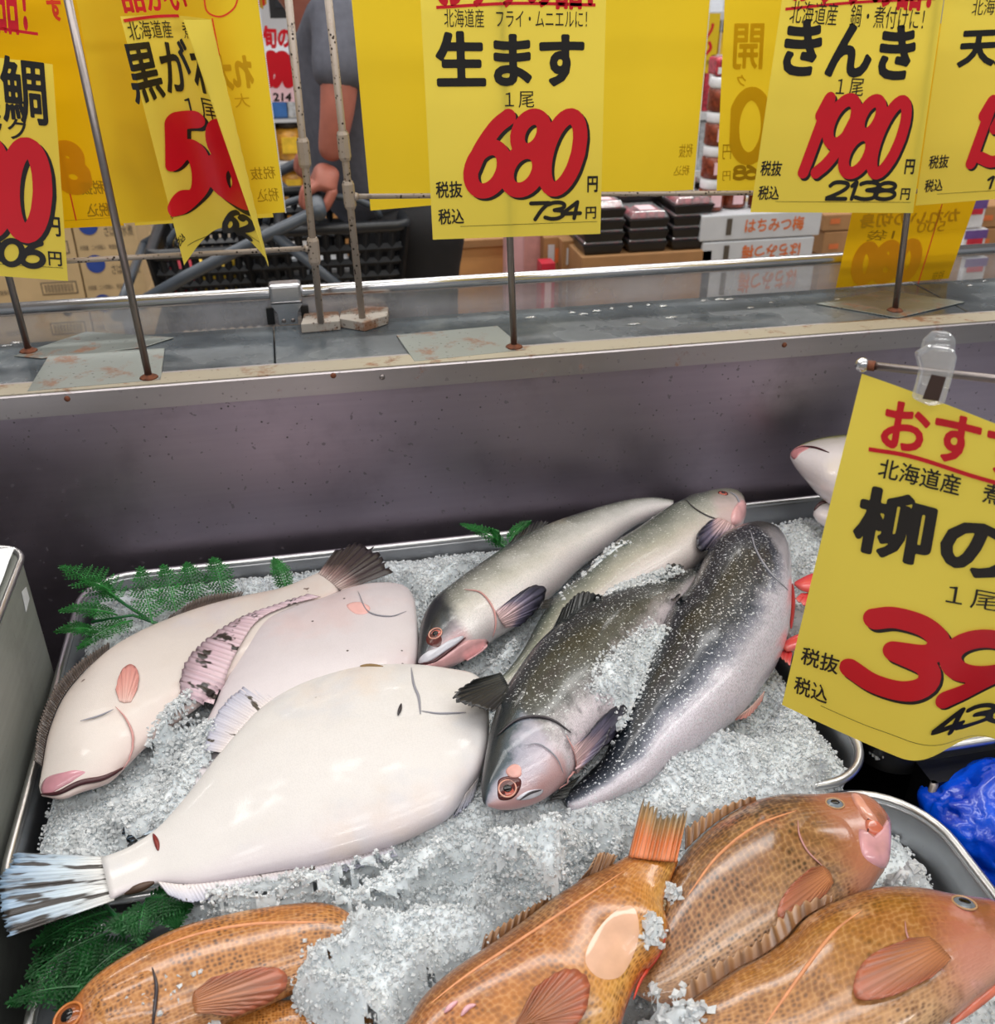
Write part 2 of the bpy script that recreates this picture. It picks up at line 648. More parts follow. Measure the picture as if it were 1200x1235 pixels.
# glass guard behind the ledge: chrome rail, bracket and hazy pane
guard = thing('glass_guard', 'low hazy glass guard with chrome top rail behind the ledge', 'glass guard', (0.3, 1.31, ZL))
MB().box(XA, 1.307, 0.80, XB, 1.312, 1.08).build('pane', M['glass'], guard)
MB().tube([(XA, 1.31, 1.085), (XB, 1.31, 1.085)], 0.0085, 20).build('rail', M['chrome'], guard, smooth=True)
bp = PY(345, 360, 1.298)
br = MB().box(bp.x - .021, 1.297, 1.074, bp.x + .021, 1.322, 1.099).build('bracket', M['chrome'], guard, bevel=0.004)
MB().prism([(bp.x - .021, 1.296, 1.074), (bp.x + .021, 1.296, 1.074), (bp.x + .013, 1.296, 1.062), (bp.x + .012, 1.296, 1.046), (bp.x - .012, 1.296, 1.046),
            (bp.x - .013, 1.296, 1.062)], (0, .006, 0)).build('foot_plate', M['chrome'], br)
for dx in (-.006, .006):
    MB().ball((bp.x + dx, 1.2955, 1.051), .0028, .0012, .0028).build('bolt', M['rod'], br, smooth=True)
for s in (-1, 1):
    MB().box(bp.x + s * .0225 - .005, 1.300, 1.046, bp.x + s * .0225 + .005, 1.306, 1.068).build('gasket', M['black'], br)


# ------------------------------------------------------------------ trays
def rrect(x0, x1, y0, y1, r, n=8):
    P = []
    for (cx, cy, a0) in ((x1 - r, y1 - r, 0), (x0 + r, y1 - r, 90), (x0 + r, y0 + r, 180), (x1 - r, y0 + r, 270)):
        for k in range(n + 1):
            a = math.radians(a0 + 90 * k / n)
            P.append((cx + r * math.cos(a), cy + r * math.sin(a)))
    return P


def tray(label, x0, x1, y0, y1, ztop, depth, r, group='steel trays of fish'):
    t = thing('steel_tray', label, 'tray', ((x0 + x1) / 2, (y0 + y1) / 2, ztop - depth), group)
    secs = [(0.0, 0), (-.002, -.004), (-.005, -depth * .4), (-.012, -depth + .01), (-.022, -depth + .001), (-.05, -depth + .0005)]
    V, F = [], []
    for (o, z) in secs:
        for p in rrect(x0 - o, x1 + o, y0 - o, y1 + o, max(r + o, .006)):
            V.append((p[0], p[1], ztop + z))
    n = len(V) // len(secs)
    for i in range(len(secs) - 1):
        for k in range(n):
            F.append((i * n + k, i * n + (k + 1) % n, (i + 1) * n + (k + 1) % n, (i + 1) * n + k))
    F.append(tuple((len(secs) - 1) * n + k for k in range(n)))
    o = mesh('basin', V, F, M['tray'], t)
    s = o.modifiers.new('solid', 'SOLIDIFY')
    s.thickness = 0.0012
    rim = rrect(x0 - .003, x1 + .003, y0 - .003, y1 + .003, r + .003, 10)
    MB().tube([(p[0], p[1], ztop) for p in rim], 0.0045, 10, closed=True).build('rim', M['rim'], t, smooth=True)
    return t


TZ = 0.812
tray('large steel tray of flatfish and salmon on ice, in the middle', -.285, .488, .598, 1.088, TZ, .055, .055)
tray('steel tray behind the tilted yellow sign, holding silver fish heads', .502, 1.20, .62, 1.095, TZ, .055, .05)
tray('steel tray in the foreground holding the orange rockfish', -.243, .515, .12, .587, .800, .06, .07)
# floor of ice bed levels
ICE0 = 0.795

# ------------------------------------------------------------------ fish builder
BVHS = []


class Fish:
    def __init__(s, name, label, cat, top, bot, zh, zt, k, mat, group=None, n=64, nr=32, pw=0.85, blunt=0.0, camber=0.0, body='body'):
        T = catmull(top, n)
        B = catmull(bot, n)
        zz = np.linspace(zh, zt, n)
        Tw, Bw = T.copy(), B.copy()
        th = np.linspace(0, math.pi * 2, nr, endpoint=False)
        rings = None
        for it in range(7):
            rings = []
            for i in range(n):
                t3, b3 = PZ(Tw[i][0], Tw[i][1], zz[i]), PZ(Bw[i][0], Bw[i][1], zz[i])
                c, a = (t3 + b3) / 2, (t3 - b3) / 2
                b_ = a.length * k
                b_ *= 1 + blunt * math.exp(-((i / n) / 0.12) ** 2)
                ring = []
                for q in th:
                    cx, sy = math.cos(q), math.sin(q)
                    cx = math.copysign(abs(cx) ** pw, cx)
                    sy = math.copysign(abs(sy) ** pw, sy)
                    ring.append(c + a * cx + Vector((0, 0, b_ * sy + camber * a.length)))
                rings.append(ring)
                if it < 6:
                    d = T[i] - B[i]
                    L = np.linalg.norm(d)
                    if L < 1.5: continue
                    d = d / L
                    pr = [np.dot(np.array(proj(p)), d) for p in ring]
                    eT = np.dot(T[i], d) - max(pr)
                    eB = np.dot(B[i], d) - min(pr)
                    w = Tw[i] + d * eT * .6
                    x = Bw[i] + d * eB * .6
                    if np.dot(w - x, d) > 0.35 * L:
                        Tw[i], Bw[i] = w, x
        s.n, s.nr = n, nr
        V = [p for r in rings for p in r]
        F, UV = [], []
        for i in range(n):
            for j in range(nr):
                q = j / nr
                UV.append((i / (n - 1), 2 * q if q <= .5 else 2 - 2 * q))
        for i in range(n - 1):
            for j in range(nr):
                F.append((i * nr + j, (i + 1) * nr + j, (i + 1) * nr + (j + 1) % nr, i * nr + (j + 1) % nr))
        for i, e in ((0, 0), (n - 1, 1)):
            c = sum((rings[i][j] for j in range(nr)), Vector()) / nr
            V.append(c)
            UV.append((e, .5))
            ci = len(V) - 1
            for j in range(nr):
                F.append((ci, i * nr + j, i * nr + (j + 1) % nr) if e == 0 else (ci, i * nr + (j + 1) % nr, i * nr + j))
        base = sum(V, Vector()) / len(V)
        base.z = min(v.z for v in V)
        s.root = thing(name, label, cat, base, group)
        s.V, s.F, s.UV = V, F, UV
        s.mat = mat
        s.bvh = BVHTree.FromPolygons([tuple(v) for v in V], F)
        BVHS.append(s.bvh)
        s.z = (zh + zt) / 2
        s.body = mesh(body, V, F, mat, s.root, UV)

    def hit(s, x, y):
        r = ray(x, y).normalized()
        h = s.bvh.ray_cast(C0, r)
        if h[0] is None:
            p = PZ(x, y, s.z)
            h = s.bvh.find_nearest(p)
            return p, Vector((0, 0, 1))
        n = h[1]
        if n.dot(r) > 0: n = -n
        return h[0], n

    def body_uv(s, p):
        f = s.bvh.find_nearest(p)[2]
        q = [i for i in s.F[f]]
        w = [1 / ((s.V[i] - p).length + 1e-5) ** 2 for i in q]
        t = sum(w)
        return (sum(a * s.UV[i][0] for a, i in zip(w, q)) / t, sum(a * s.UV[i][1] for a, i in zip(w, q)) / t)

    def patch(s, name, outline, h, mat, parent=None, rings=7, n=44, power=8, edge=0.0001, label=None):
        own = mat is None
        mat = mat or s.mat
        P = catmull(outline, n, closed=True)
        c = P.mean(0)
        V, UV, F = [], [], []
        for i in range(rings + 1):
            r = i / rings
            for k in range(n):
                q = c + (P[k] - c) * r
                p, nn = s.hit(*q)
                V.append(p + nn * (edge + h * (1 - r ** power)))
                UV.append(s.body_uv(p) if own else (k / n, r))
        flush = (own and power <= 3) or h < .0005
        for k in range(0 if flush else n):            # skirt into the body
            p, nn = s.hit(*P[k])
            V.append(p - nn * .002)
            UV.append(s.body_uv(p) if own else (k / n, 1))
        for i in range(rings + (0 if flush else 1)):
            for k in range(n):
                F.append((i * n + k, (i + 1) * n + k, (i + 1) * n + (k + 1) % n, i * n + (k + 1) % n))
        return mesh(name, V, F, mat, parent or s.root, UV, label=label)

    def line(s, name, pts, r, mat, parent=None, n=24, lift=0.0, label=None, taper=True):
        P = catmull(pts, n)
        Q = []
        for q in P:
            p, nn = s.hit(*q)
            Q.append(p + nn * lift)
        R = [r * (math.sin(math.pi * (i + .7) / (n + .4)) ** .6 if taper else 1) for i in range(n)]
        return MB().tube(Q, R, 6).build(name, mat, parent or s.root, smooth=True, label=label)

    def eye(s, x, y, r, iris, pupil=None, ring=None, flat=.45):
        p, nn = s.hit(x, y)
        M3 = nn.to_track_quat('Z', 'Y').to_matrix()
        p = p - nn * r * .22
        e = MB().ball(p, r, r, r * flat, n=24, m=12, M=M3).build('eye', iris, s.root, smooth=True)
        if ring:
            MB().tube([p + nn * r * .24 + M3 @ Vector((math.cos(a) * r * .98, math.sin(a) * r * .98, 0)) for a in np.linspace(0, 2 * math.pi, 24, endpoint=False)],
                      r * .10, 8, closed=True).build('eye_rim', ring, e, smooth=True)
        MB().ball(p + nn * r * flat * .82, r * .52, r * .46, r * .14, n=20, m=8, M=M3).build('pupil', pupil or M['pupil'], e, smooth=True)
        return e

    def fin(s, name, base, tip, mat, lift0=.0005, lift1=.004, amp=.0008, rays=14, z=None, z1=None, ns=46, nt=12, parent=None, label=None, scallop=0.0, jag=0.0):
        """sheet between a base line and a tip line; lies on the fish, or at height z when given"""
        Bp, Tp = catmull(base, ns), catmull(tip, ns)
        V, UV, F = [], [], []
        rr = random.Random(len(name) + int(base[0][0]))
        jg = [rr.uniform(-jag, jag) for _ in range(ns)]
        for i in range(ns):
            for j in range(nt):
                t = j / (nt - 1)
                ph = math.sin(2 * math.pi * rays * i / (ns - 1))
                tt = t * (1 + jg[i] * t + scallop * ph * t)
                q = Bp[i] + (Tp[i] - Bp[i]) * tt
                if z is None:
                    p, nn = s.hit(*q)
                else:
                    p, nn = PZ(q[0], q[1], z + ((z1 if z1 is not None else z) - z) * t), Vector((0, 0, 1))
                V.append(p + nn * (lift0 + (lift1 - lift0) * t + amp * ph * (0.3 + t)))
                UV.append((i / (ns - 1), t))
        for i in range(ns - 1):
            for j in range(nt - 1):
                F.append((i * nt + j, (i + 1) * nt + j, (i + 1) * nt + j + 1, i * nt + j + 1))
        o = mesh(name, V, F, mat, parent or s.root, UV, label=label)
        so = o.modifiers.new('solid', 'SOLIDIFY')
        so.thickness = .0009
        so.offset = 0
        BVHS.append(BVHTree.FromPolygons([tuple(v) for v in V], F))
        return o


M['pupil'] = plain('fish_pupil', (12, 10, 12), 0.08, var=0.02)
M['eye_red'] = plain('fish_eye_red', (184, 96, 84), 0.12, var=0.1, vscale=200)
M['eye_rim'] = plain('fish_eye_rim', (222, 160, 140), 0.15)
M['eye_socket'] = plain('fish_eye_socket', (84, 34, 32), 0.2)
M['eye_gold'] = plain('fish_eye_grey', (120, 130, 140), 0.1, var=0.15, vscale=200)
M['eye_gold_rim'] = plain('fish_eye_gold_rim', (190, 150, 110), 0.15)
M['mouth'] = plain('fish_mouth_dark', (70, 28, 34), 0.3)
M['gill_red'] = plain('gill_red', (178, 40, 40), 0.3)
M['pinkline'] = plain('pink_crease', (206, 150, 146), 0.3)
M['greyline'] = plain('grey_crease', (150, 150, 160), 0.3)
M['darkline'] = plain('dark_crease', (50, 44, 50), 0.3)
M['cut'] = plain('red_cut', (120, 30, 24), 0.3)

FLAT_STOPS = [(0.0, (204, 170, 164)), (0.10, (212, 198, 189)), (0.35, (214, 205, 199)), (0.65, (216, 207, 201)), (0.92, (210, 192, 187)), (1.0, (199, 176, 171))]
flat1 = fish_mat('flatfish_cream_skin', FLAT_STOPS, scale=(260, 120), scale_amt=0.03, wob=0.03, bump=.1, rough=0.42, lump=1.0,
                 blot=[((214, 185, 171), 7, .5, .72, .5), ((205, 198, 205), 11, .56, .7, .4)], fleck=((120, 100, 92), 60, .76, .79))
flat2 = fish_mat('flatfish_lilac_skin', [(0, (203, 183, 185)), (.2, (210, 201, 205)), (.6, (214, 207, 210)), (1, (203, 185, 189))], scale=(240, 120), scale_amt=0.03, bump=.1,
                 wob=0.03, rough=0.42, lump=1.0, blot=[((214, 187, 185), 8, .52, .7, .5)], spots=[((70, 58, 56), 38, .05, .075)])
flat3 = fish_mat('flatfish_white_skin', [(0, (212, 207, 201)), (.2, (216, 213, 210)), (.7, (216, 212, 210)), (.9, (212, 203, 207)), (1, (203, 192, 199))], scale=(300, 150), bump=.12,
                 scale_amt=0.06, wob=0.03, rough=0.42, lump=1.0, blot=[((214, 194, 176), 8, .54, .72, .45), ((199, 201, 208), 12, .55, .7, .4)], fleck=((120, 104, 92), 50, .79, .82))
mouth_pink = plain('flatfish_pink_jaw', (200, 140, 152), 0.3, var=0.12, vscale=40, coat=.5)
gill_pale = plain('flatfish_gill_cover', (212, 188, 178), 0.36, var=0.06, vscale=40, coat=.6)
gill_white = plain('flatfish_white_gill_cover', (212, 206, 206), 0.3, var=0.04, vscale=30, coat=.5)
fin_dark = fin_mat('flatfish_dark_edge_fin', [(0, (86, 72, 66)), (.5, (58, 48, 44)), (1, (120, 108, 102))], 60, .5)
fin_pink = fin_mat('flatfish_banded_fin', [(0, (222, 196, 204)), (.6, (204, 176, 188)), (1, (140, 120, 128))], 34, .22, (90, 70, 76), blot=((40, 32, 28), 9, 1.1, .55, .6))
fin_white = fin_mat('flatfish_pale_banded_fin', [(0, (232, 222, 220)), (.6, (206, 204, 216)), (1, (176, 178, 196))], 60, .2, (120, 112, 120), blot=((66, 58, 44), 13, .8, .6, .64))
tail_dark = fin_mat('flatfish_brown_tail', [(0, (200, 178, 172)), (.2, (140, 112, 108)), (.42, (58, 44, 42)), (1, (38, 32, 32))], 14, .5, (40, 30, 28))
tail_stripe = fin_mat('flatfish_striped_tail', [(0, (228, 226, 222)), (.4, (196, 210, 220)), (1, (150, 178, 206))], 16, .28, (70, 74, 84), blot=((38, 30, 24), 7, 1.0, .50, .56))
pec_pink = fin_mat('flatfish_pink_pectoral', [(0, (226, 190, 180)), (.5, (220, 160, 150)), (1, (204, 136, 128))], 9, .2, (200, 120, 108))

# --- flatfish at the back left (pink mouth)
G = 'white-bellied flatfish on the ice'
f1 = Fish('flatfish', 'white flatfish with pink mouth at the left, brown tail fanned on the tray edge', 'fish',
          [(47, 948), (51, 925), (58, 885), (74, 845), (98, 814), (132, 783), (170, 761), (205, 746), (245, 732), (290, 720), (337, 710), (370, 697), (388, 689)],
          [(50, 960), (75, 964), (100, 955), (132, 944), (154, 924), (178, 900), (214, 872), (250, 845), (290, 812), (330, 778), (362, 748), (392, 724), (412, 713)],
          .828, .842, .20, flat1, G, pw=.8)
f1.fin('tail_fin', [(384, 692), (395, 700), (412, 713)], [(404, 668), (440, 660), (474, 694)], tail_dark, z=.846, z1=.850, amp=.0012, rays=11, jag=.06)
f1.fin('dorsal_fin', [(51, 925), (58, 885), (74, 845), (98, 814), (132, 783)], [(43, 922), (48, 880), (65, 838), (92, 806), (133, 778)], fin_dark, z=.826, rays=44, scallop=.12, ns=120)
f1.fin('dorsal_fin', [(200, 749), (240, 734), (290, 722)], [(206, 746), (244, 724), (294, 717)], fin_dark, z=.838, rays=24, scallop=.12, ns=80)
f1.fin('pectoral_fin', [(144, 846), (150, 848), (158, 847)], [(140, 834), (145, 815), (154, 804), (164, 806), (168, 818), (166, 832)], pec_pink, lift0=.0006, lift1=.002, rays=6, ns=30, amp=.0003)
gc = f1.patch('gill_cover', [(60, 930), (66, 890), (88, 868), (112, 857), (139, 853), (152, 870), (160, 888), (158, 908), (146, 926), (110, 936), (84, 944)], .0018, None, power=2.5)
f1.line('gill_edge', [(140, 854), (152, 868), (160, 888), (157, 910), (146, 928)], .0011, M['pinkline'], gc, lift=.002)
f1.line('gill_crease', [(98, 872), (120, 866), (138, 858)], .001, M['greyline'], gc, lift=.0028)
jw = f1.patch('lower_jaw', [(49, 952), (56, 938), (80, 930), (96, 926), (108, 930), (92, 940), (70, 952), (56, 960)], .0016, mouth_pink, power=4, label='pink jaw')
f1.line('mouth_line', [(50, 958), (70, 957), (96, 945), (126, 938), (150, 925)], .0028, M['mouth'], jw, lift=.0005)

# --- flatfish in the middle, mostly under the front one
f2 = Fish('flatfish', 'white flatfish sandwiched between two others, banded fin on its left side', 'fish',
          [(503, 745), (498, 718), (480, 704), (434, 705), (386, 722), (347, 733), (312, 750), (290, 780), (272, 815), (258, 850), (234, 900), (208, 955), (190, 985)],
          [(505, 770), (504, 800), (490, 830), (460, 860), (410, 895), (350, 925), (300, 950), (260, 972), (235, 988), (222, 994), (214, 998), (208, 1000), (204, 1000)],
          .842, .824, .20, flat2, G, pw=.8)
f1.fin('side_fin', [(386, 722), (347, 733), (312, 750), (290, 780), (272, 815), (258, 852)], [(372, 720), (338, 731), (287, 750), (244, 780), (222, 808), (216, 842)], fin_pink, lift0=.003, lift1=.004,
       rays=26, ns=100, jag=.03, parent=f2.root)
f2.fin('tail_fin', [(196, 985), (200, 992), (204, 998)], [(134, 990), (142, 1010), (160, 1018)], tail_stripe, z=.822, z1=.818, rays=9)
gc = f2.patch('gill_cover', [(436, 712), (462, 706), (490, 712), (498, 730), (484, 742), (452, 738)], .0010, None, power=2)
f2.patch('pink_spot', [(418, 730), (432, 726), (446, 732), (442, 740), (428, 740)], .0008, plain('pink_blush', (238, 186, 180), .35, var=.08))
f2.line('gill_edge', [(432, 714), (444, 738), (470, 744), (490, 738)], .0008, M['greyline'], gc, lift=.001)

# --- flatfish in front
f3 = Fish('flatfish', 'large white flatfish in front, striped tail sticking out past the tray', 'fish',
          [(590, 872), (588, 842), (576, 815), (540, 806), (490, 801), (434, 804), (386, 816), (347, 832), (313, 855), (289, 880), (260, 914), (236, 946), (212, 975), (188, 1000), (154, 1022), (122, 1034)],
          [(590, 880), (586, 910), (578, 935), (564, 955), (544, 985), (512, 1004), (476, 1020), (420, 1036), (380, 1046), (333, 1053), (270, 1064), (231, 1069), (193, 1066), (168, 1072), (148, 1079), (134, 1087)],
          .856, .838, .20, flat3, G, pw=.8)
f3.fin('tail_fin', [(126, 1034), (134, 1058), (138, 1086)], [(22, 1033), (0, 1076), (13, 1133)], tail_stripe, z=.838, z1=.846, amp=.0009, rays=14, jag=.03, ns=80)
f3.fin('upper_fin', [(434, 805), (386, 818), (347, 834), (313, 858), (289, 882), (268, 908)], [(430, 802), (386, 808), (334, 816), (290, 836), (262, 866), (246, 908)], fin_white, z=.850, z1=.842, rays=40, ns=120, jag=.03)
f3.fin('lower_fin', [(190, 1064), (230, 1067), (300, 1058), (380, 1044), (470, 1018)], [(204, 1084), (236, 1092), (300, 1078), (382, 1064), (480, 1036)], fin_white, z=.842, z1=.838, rays=54, ns=120, jag=.05)
f3.fin('snout_fin', [(584, 915), (576, 938), (562, 958)], [(578, 934), (570, 968), (546, 992)], fin_white, z=.850, z1=.836, rays=12, ns=40)
gc = f3.patch('gill_cover', [(456, 838), (462, 812), (482, 802), (498, 806), (502, 832), (507, 860), (490, 866), (462, 862)], .0008, None, power=2)
f3.line('gill_edge', [(496, 806), (499, 826), (505, 842), (507, 862)], .0013, M['greyline'], gc, lift=.001)
f3.patch('head_plate', [(508, 812), (540, 808), (574, 818), (584, 842), (560, 858), (530, 860), (510, 856), (505, 835)], .0008, None, power=2)
f3.line('head_crease', [(508, 858), (530, 861), (562, 860)], .0009, M['greyline'], lift=.0008)
f3.line('gill_spot', [(480, 864), (482, 858), (484, 850)], .0018, M['darkline'], lift=.0015)
f3.line('cut', [(185, 1006), (189, 1016), (191, 1026)], .0022, M['cut'], lift=.0004)
f3.line('dark_edge', [(150, 1078), (168, 1071), (186, 1064)], .0035, plain('flatfish_brown_edge', (74, 52, 38), .4, var=.2), lift=.0)
f3.line('dark_edge', [(432, 804), (446, 803), (462, 804)], .0022, plain('flatfish_olive_edge', (132, 104, 60), .4), lift=.0)

# --- salmon
silver = [(0, (30, 36, 42)), (.18, (52, 58, 60)), (.32, (98, 102, 94)), (.42, (146, 148, 138)), (.54, (200, 200, 194)), (.68, (226, 222, 220)), (1, (222, 210, 212))]
shead = [(0, (12, 16, 20)), (.46, (22, 30, 34)), (.58, (66, 74, 80)), (.67, (150, 140, 146)), (.8, (204, 156, 158)), (1, (196, 146, 150))]
salA = fish_mat('silver_salmon_skin', silver, (shead, .17, .22), (230, 80, lin((90, 94, 94))), .18, wob=.07, blot=[((214, 196, 160), 10, .58, .7, .35)],
                fleck=((206, 208, 204), 380, .61, .68), metal=.12, rough=.3)
salB = fish_mat('olive_silver_salmon_skin', [(0, (36, 44, 42)), (.26, (62, 72, 64)), (.42, (118, 124, 112)), (.54, (176, 176, 166)), (.7, (216, 208, 204)), (1, (220, 206, 204))],
                ([(0, (74, 80, 70)), (.4, (122, 122, 108)), (.6, (196, 180, 178)), (1, (222, 190, 188))], .13, .17), (230, 80, lin((90, 94, 94))), .18, wob=.06,
                fleck=((206, 208, 200), 380, .62, .69), metal=.12, rough=.3)
salC = fish_mat('dark_backed_salmon_skin', [(0, (20, 24, 26)), (.3, (28, 33, 33)), (.48, (46, 50, 48)), (.58, (82, 86, 84)), (.67, (160, 156, 158)), (.76, (214, 204, 210)), (1, (222, 208, 214))],
                ([(0, (12, 20, 22)), (.40, (18, 32, 36)), (.48, (60, 76, 86)), (.54, (150, 150, 164)), (.72, (192, 180, 190)), (.88, (204, 164, 164)), (1, (196, 150, 150))], .25, .28),
                (230, 80, lin((24, 28, 30))), .3, wob=.09, metal=.1, rough=.3, streaks=((30, 36, 38), 30, 7, .52, .66, .5), fleck=((196, 200, 200), 420, .61, .68))  # pale fleck: white glints painted into the skin colour
salD = fish_mat('blue_backed_salmon_skin', [(0, (12, 16, 18)), (.34, (16, 22, 28)), (.50, (24, 34, 48)), (.58, (46, 56, 72)), (.65, (128, 130, 144)), (.73, (208, 202, 212)), (1, (226, 214, 222))],
                ([(0, (34, 36, 32)), (.4, (62, 62, 58)), (.6, (150, 148, 156)), (1, (206, 200, 208))], .13, .17),
                (230, 80, lin((18, 22, 28))), .3, wob=.06, metal=.1, rough=.28, fleck=((206, 210, 216), 420, .60, .67))  # fleck paints the sparkle on this skin as pale specks of colour
pec_dark = fin_mat('salmon_pectoral_fin', [(0, (226, 190, 188)), (.3, (206, 176, 182)), (.55, (120, 112, 136)), (.8, (66, 64, 84)), (1, (44, 42, 52))], 13, .25)
fin_blk = fin_mat('salmon_dark_fin', [(0, (58, 62, 62)), (.5, (44, 46, 46)), (1, (34, 34, 36))], 12, .4)
jaw_pink = plain('salmon_pink_jaw', (222, 170, 172), .28, var=.12, vscale=60, coat=.6)
jaw_pale = plain('salmon_pale_jaw', (206, 206, 216), .25, var=.1, vscale=60, coat=.6)
GS = 'salmon on the ice'

sA = Fish('salmon', 'silver salmon at the back left with open eye and pink mouth', 'fish',
          [(503, 795), (504, 756), (516, 728), (539, 708), (575, 682), (616, 655), (658, 634), (709, 616), (751, 604), (785, 600), (812, 603)],
          [(505, 800), (518, 808), (546, 802), (577, 786), (602, 768), (640, 744), (676, 712), (704, 684), (735, 660), (765, 636), (812, 612)],
          .846, .85, .55, salA, GS, blunt=.1)
g = sA.patch('gill_cover', [(535, 738), (548, 722), (572, 712), (592, 726), (596, 746), (594, 764), (580, 776), (560, 772), (545, 760)], .0014, None, power=3)
sA.line('gill_edge', [(560, 712), (580, 716), (594, 734), (597, 752), (593, 768)], .0012, M['pinkline'], g, lift=.0015)
sA.eye(525, 764, .0072, M['eye_red'], ring=M['eye_rim'], flat=.3)
sA.patch('eye_patch', [(514, 772), (518, 764), (532, 768), (530, 780), (518, 778)], .0004, M['eye_socket'])
up = sA.patch('upper_jaw', [(504, 797), (512, 788), (526, 782), (542, 772), (560, 766), (556, 774), (540, 784), (522, 796), (508, 802)], .0022, jaw_pale)
sA.patch('lower_jaw', [(507, 805), (522, 798), (542, 786), (562, 773), (584, 770), (588, 778), (566, 794), (540, 803), (520, 808)], .0025, jaw_pink, label='pink lower jaw')
sA.line('mouth_line', [(504, 801), (524, 797), (542, 784), (561, 769)], .0018, M['mouth'], up, lift=.0012)
sA.fin('pectoral_fin', [(597, 738), (602, 748), (608, 756)], [(612, 726), (636, 710), (652, 709), (650, 722), (640, 735), (622, 752)], pec_dark, lift0=.002, lift1=.006, rays=9, amp=.0004)
sA.fin('dorsal_fin', [(612, 658), (632, 648), (656, 636)], [(622, 650), (644, 634), (662, 632)], fin_blk, z=.86, rays=9)

sB = Fish('salmon', 'olive grey salmon at the back with its mouth at the top right', 'fish',
          [(898, 604), (893, 596), (880, 591), (859, 592), (833, 599), (802, 613), (766, 638), (730, 662), (699, 695), (668, 721), (647, 751), (632, 780), (614, 806), (600, 820)],
          [(899, 612), (897, 630), (890, 642), (870, 656), (845, 680), (812, 700), (780, 715), (740, 738), (712, 758), (690, 775), (668, 795), (645, 815), (625, 826), (612, 832)],
          .862, .838, .5, salB, GS)
g = sB.patch('gill_cover', [(828, 600), (845, 594), (868, 594), (884, 604), (884, 618), (870, 624), (850, 620), (836, 610)], .0012, None, power=3)
sB.line('gill_edge', [(826, 602), (838, 614), (856, 624), (874, 628)], .0009, M['darkline'], g, lift=.001)
sB.eye(872, 595, .006, M['eye_red'], ring=M['eye_socket'])
j = sB.patch('lower_jaw', [(890, 606), (897, 603), (900, 612), (896, 630), (884, 634), (882, 620)], .003, jaw_pink, label='pink lower jaw')
sB.line('mouth_line', [(880, 594), (888, 600), (892, 612), (884, 622)], .0014, M['greyline'], j, lift=.001)
sB.fin('pectoral_fin', [(864, 626), (874, 628), (884, 634)], [(852, 632), (838, 648), (836, 662), (844, 664), (864, 652), (878, 644)], pec_dark, lift0=.002, lift1=.007, rays=9)
sB.fin('tail_fin', [(604, 812), (610, 822), (616, 834)], [(572, 824), (548, 846), (596, 862)], fin_blk, z=.872, z1=.886, amp=.001, rays=10, jag=.05)
sB.fin('adipose_fin', [(668, 722), (660, 734)], [(656, 728), (652, 738)], fin_blk, z=.86, rays=3, ns=12)

sD = Fish('salmon', 'blue-black backed salmon lying on the right, its head turned away', 'fish',
          [(946, 660), (934, 642), (916, 636), (895, 638), (869, 649), (849, 664), (836, 690), (822, 716), (797, 746), (782, 786), (762, 828), (744, 870), (725, 914), (704, 936), (690, 950), (676, 960)],
          [(950, 664), (956, 690), (958, 728), (956, 766), (943, 798), (926, 823), (906, 850), (876, 876), (844, 898), (813, 918), (784, 942), (752, 958), (730, 968), (712, 974), (700, 976), (688, 976)],
          .862, .836, .58, salD, GS)
sD.line('gill_edge', [(905, 640), (912, 664), (928, 690), (950, 712)], .0012, M['greyline'], lift=.0006)
g = sD.patch('gill_cover', [(916, 640), (936, 646), (948, 668), (954, 694), (950, 708), (932, 690), (918, 664)], .0012, None, power=3)
sD.line('gill_slit', [(956, 704), (956, 730), (954, 758)], .0028, M['gill_red'], g, lift=.0)
sD.fin('adipose_fin', [(822, 718), (812, 726), (800, 744)], [(824, 722), (798, 738), (796, 750)], fin_blk, lift0=.002, lift1=.006, rays=4, ns=20)
sD.fin('tail_fin', [(700, 936), (690, 950), (684, 962)], [(690, 946), (668, 964), (662, 970)], fin_blk, z=.842, z1=.84, rays=8)
sD.fin('anal_fin', [(922, 834), (908, 850), (894, 862)], [(918, 850), (902, 868), (886, 872)], pec_pink, z=.84, z1=.83, rays=7, ns=24)

sC = Fish('salmon', 'dark backed salmon in the front centre, red-rimmed eye half buried in ice', 'fish',
          [(582, 966), (579, 946), (582, 915), (588, 880), (598, 848), (616, 817), (642, 782), (678, 750), (720, 724), (761, 706), (802, 693), (836, 686)],
          [(590, 972), (612, 974), (640, 968), (662, 958), (689, 936), (716, 904), (742, 874), (760, 846), (778, 808), (802, 768), (828, 730), (844, 700)],
          .866, .856, .58, salC, GS, blunt=.15)
g = sC.patch('gill_cover', [(606, 896), (622, 874), (646, 867), (668, 873), (684, 892), (692, 914), (690, 932), (676, 944), (654, 952), (638, 946), (622, 922)], .0018, None, power=3)
sC.line('gill_edge', [(600, 888), (622, 870), (646, 865), (668, 870), (688, 884)], .0014, M['darkline'], g, lift=.001)
sC.line('gill_edge', [(682, 888), (692, 912), (691, 934), (672, 950)], .001, M['pinkline'], g, lift=.002)
sC.line('cheek_crease', [(632, 902), (650, 900), (668, 914), (676, 932)], .0007, M['greyline'], g, lift=.0034)
sC.patch('eye_patch', [(600, 950), (602, 940), (614, 936), (628, 940), (626, 954), (616, 964), (602, 964)], .0008, M['eye_socket'])
sC.patch('brow_patch', [(610, 930), (618, 922), (628, 924), (628, 936), (616, 938)], .0008, plain('salmon_pink_brow', (216, 160, 150), .3, var=.1, vscale=90))
sC.eye(612, 951, .0074, M['eye_red'], ring=M['eye_rim'], flat=.35)
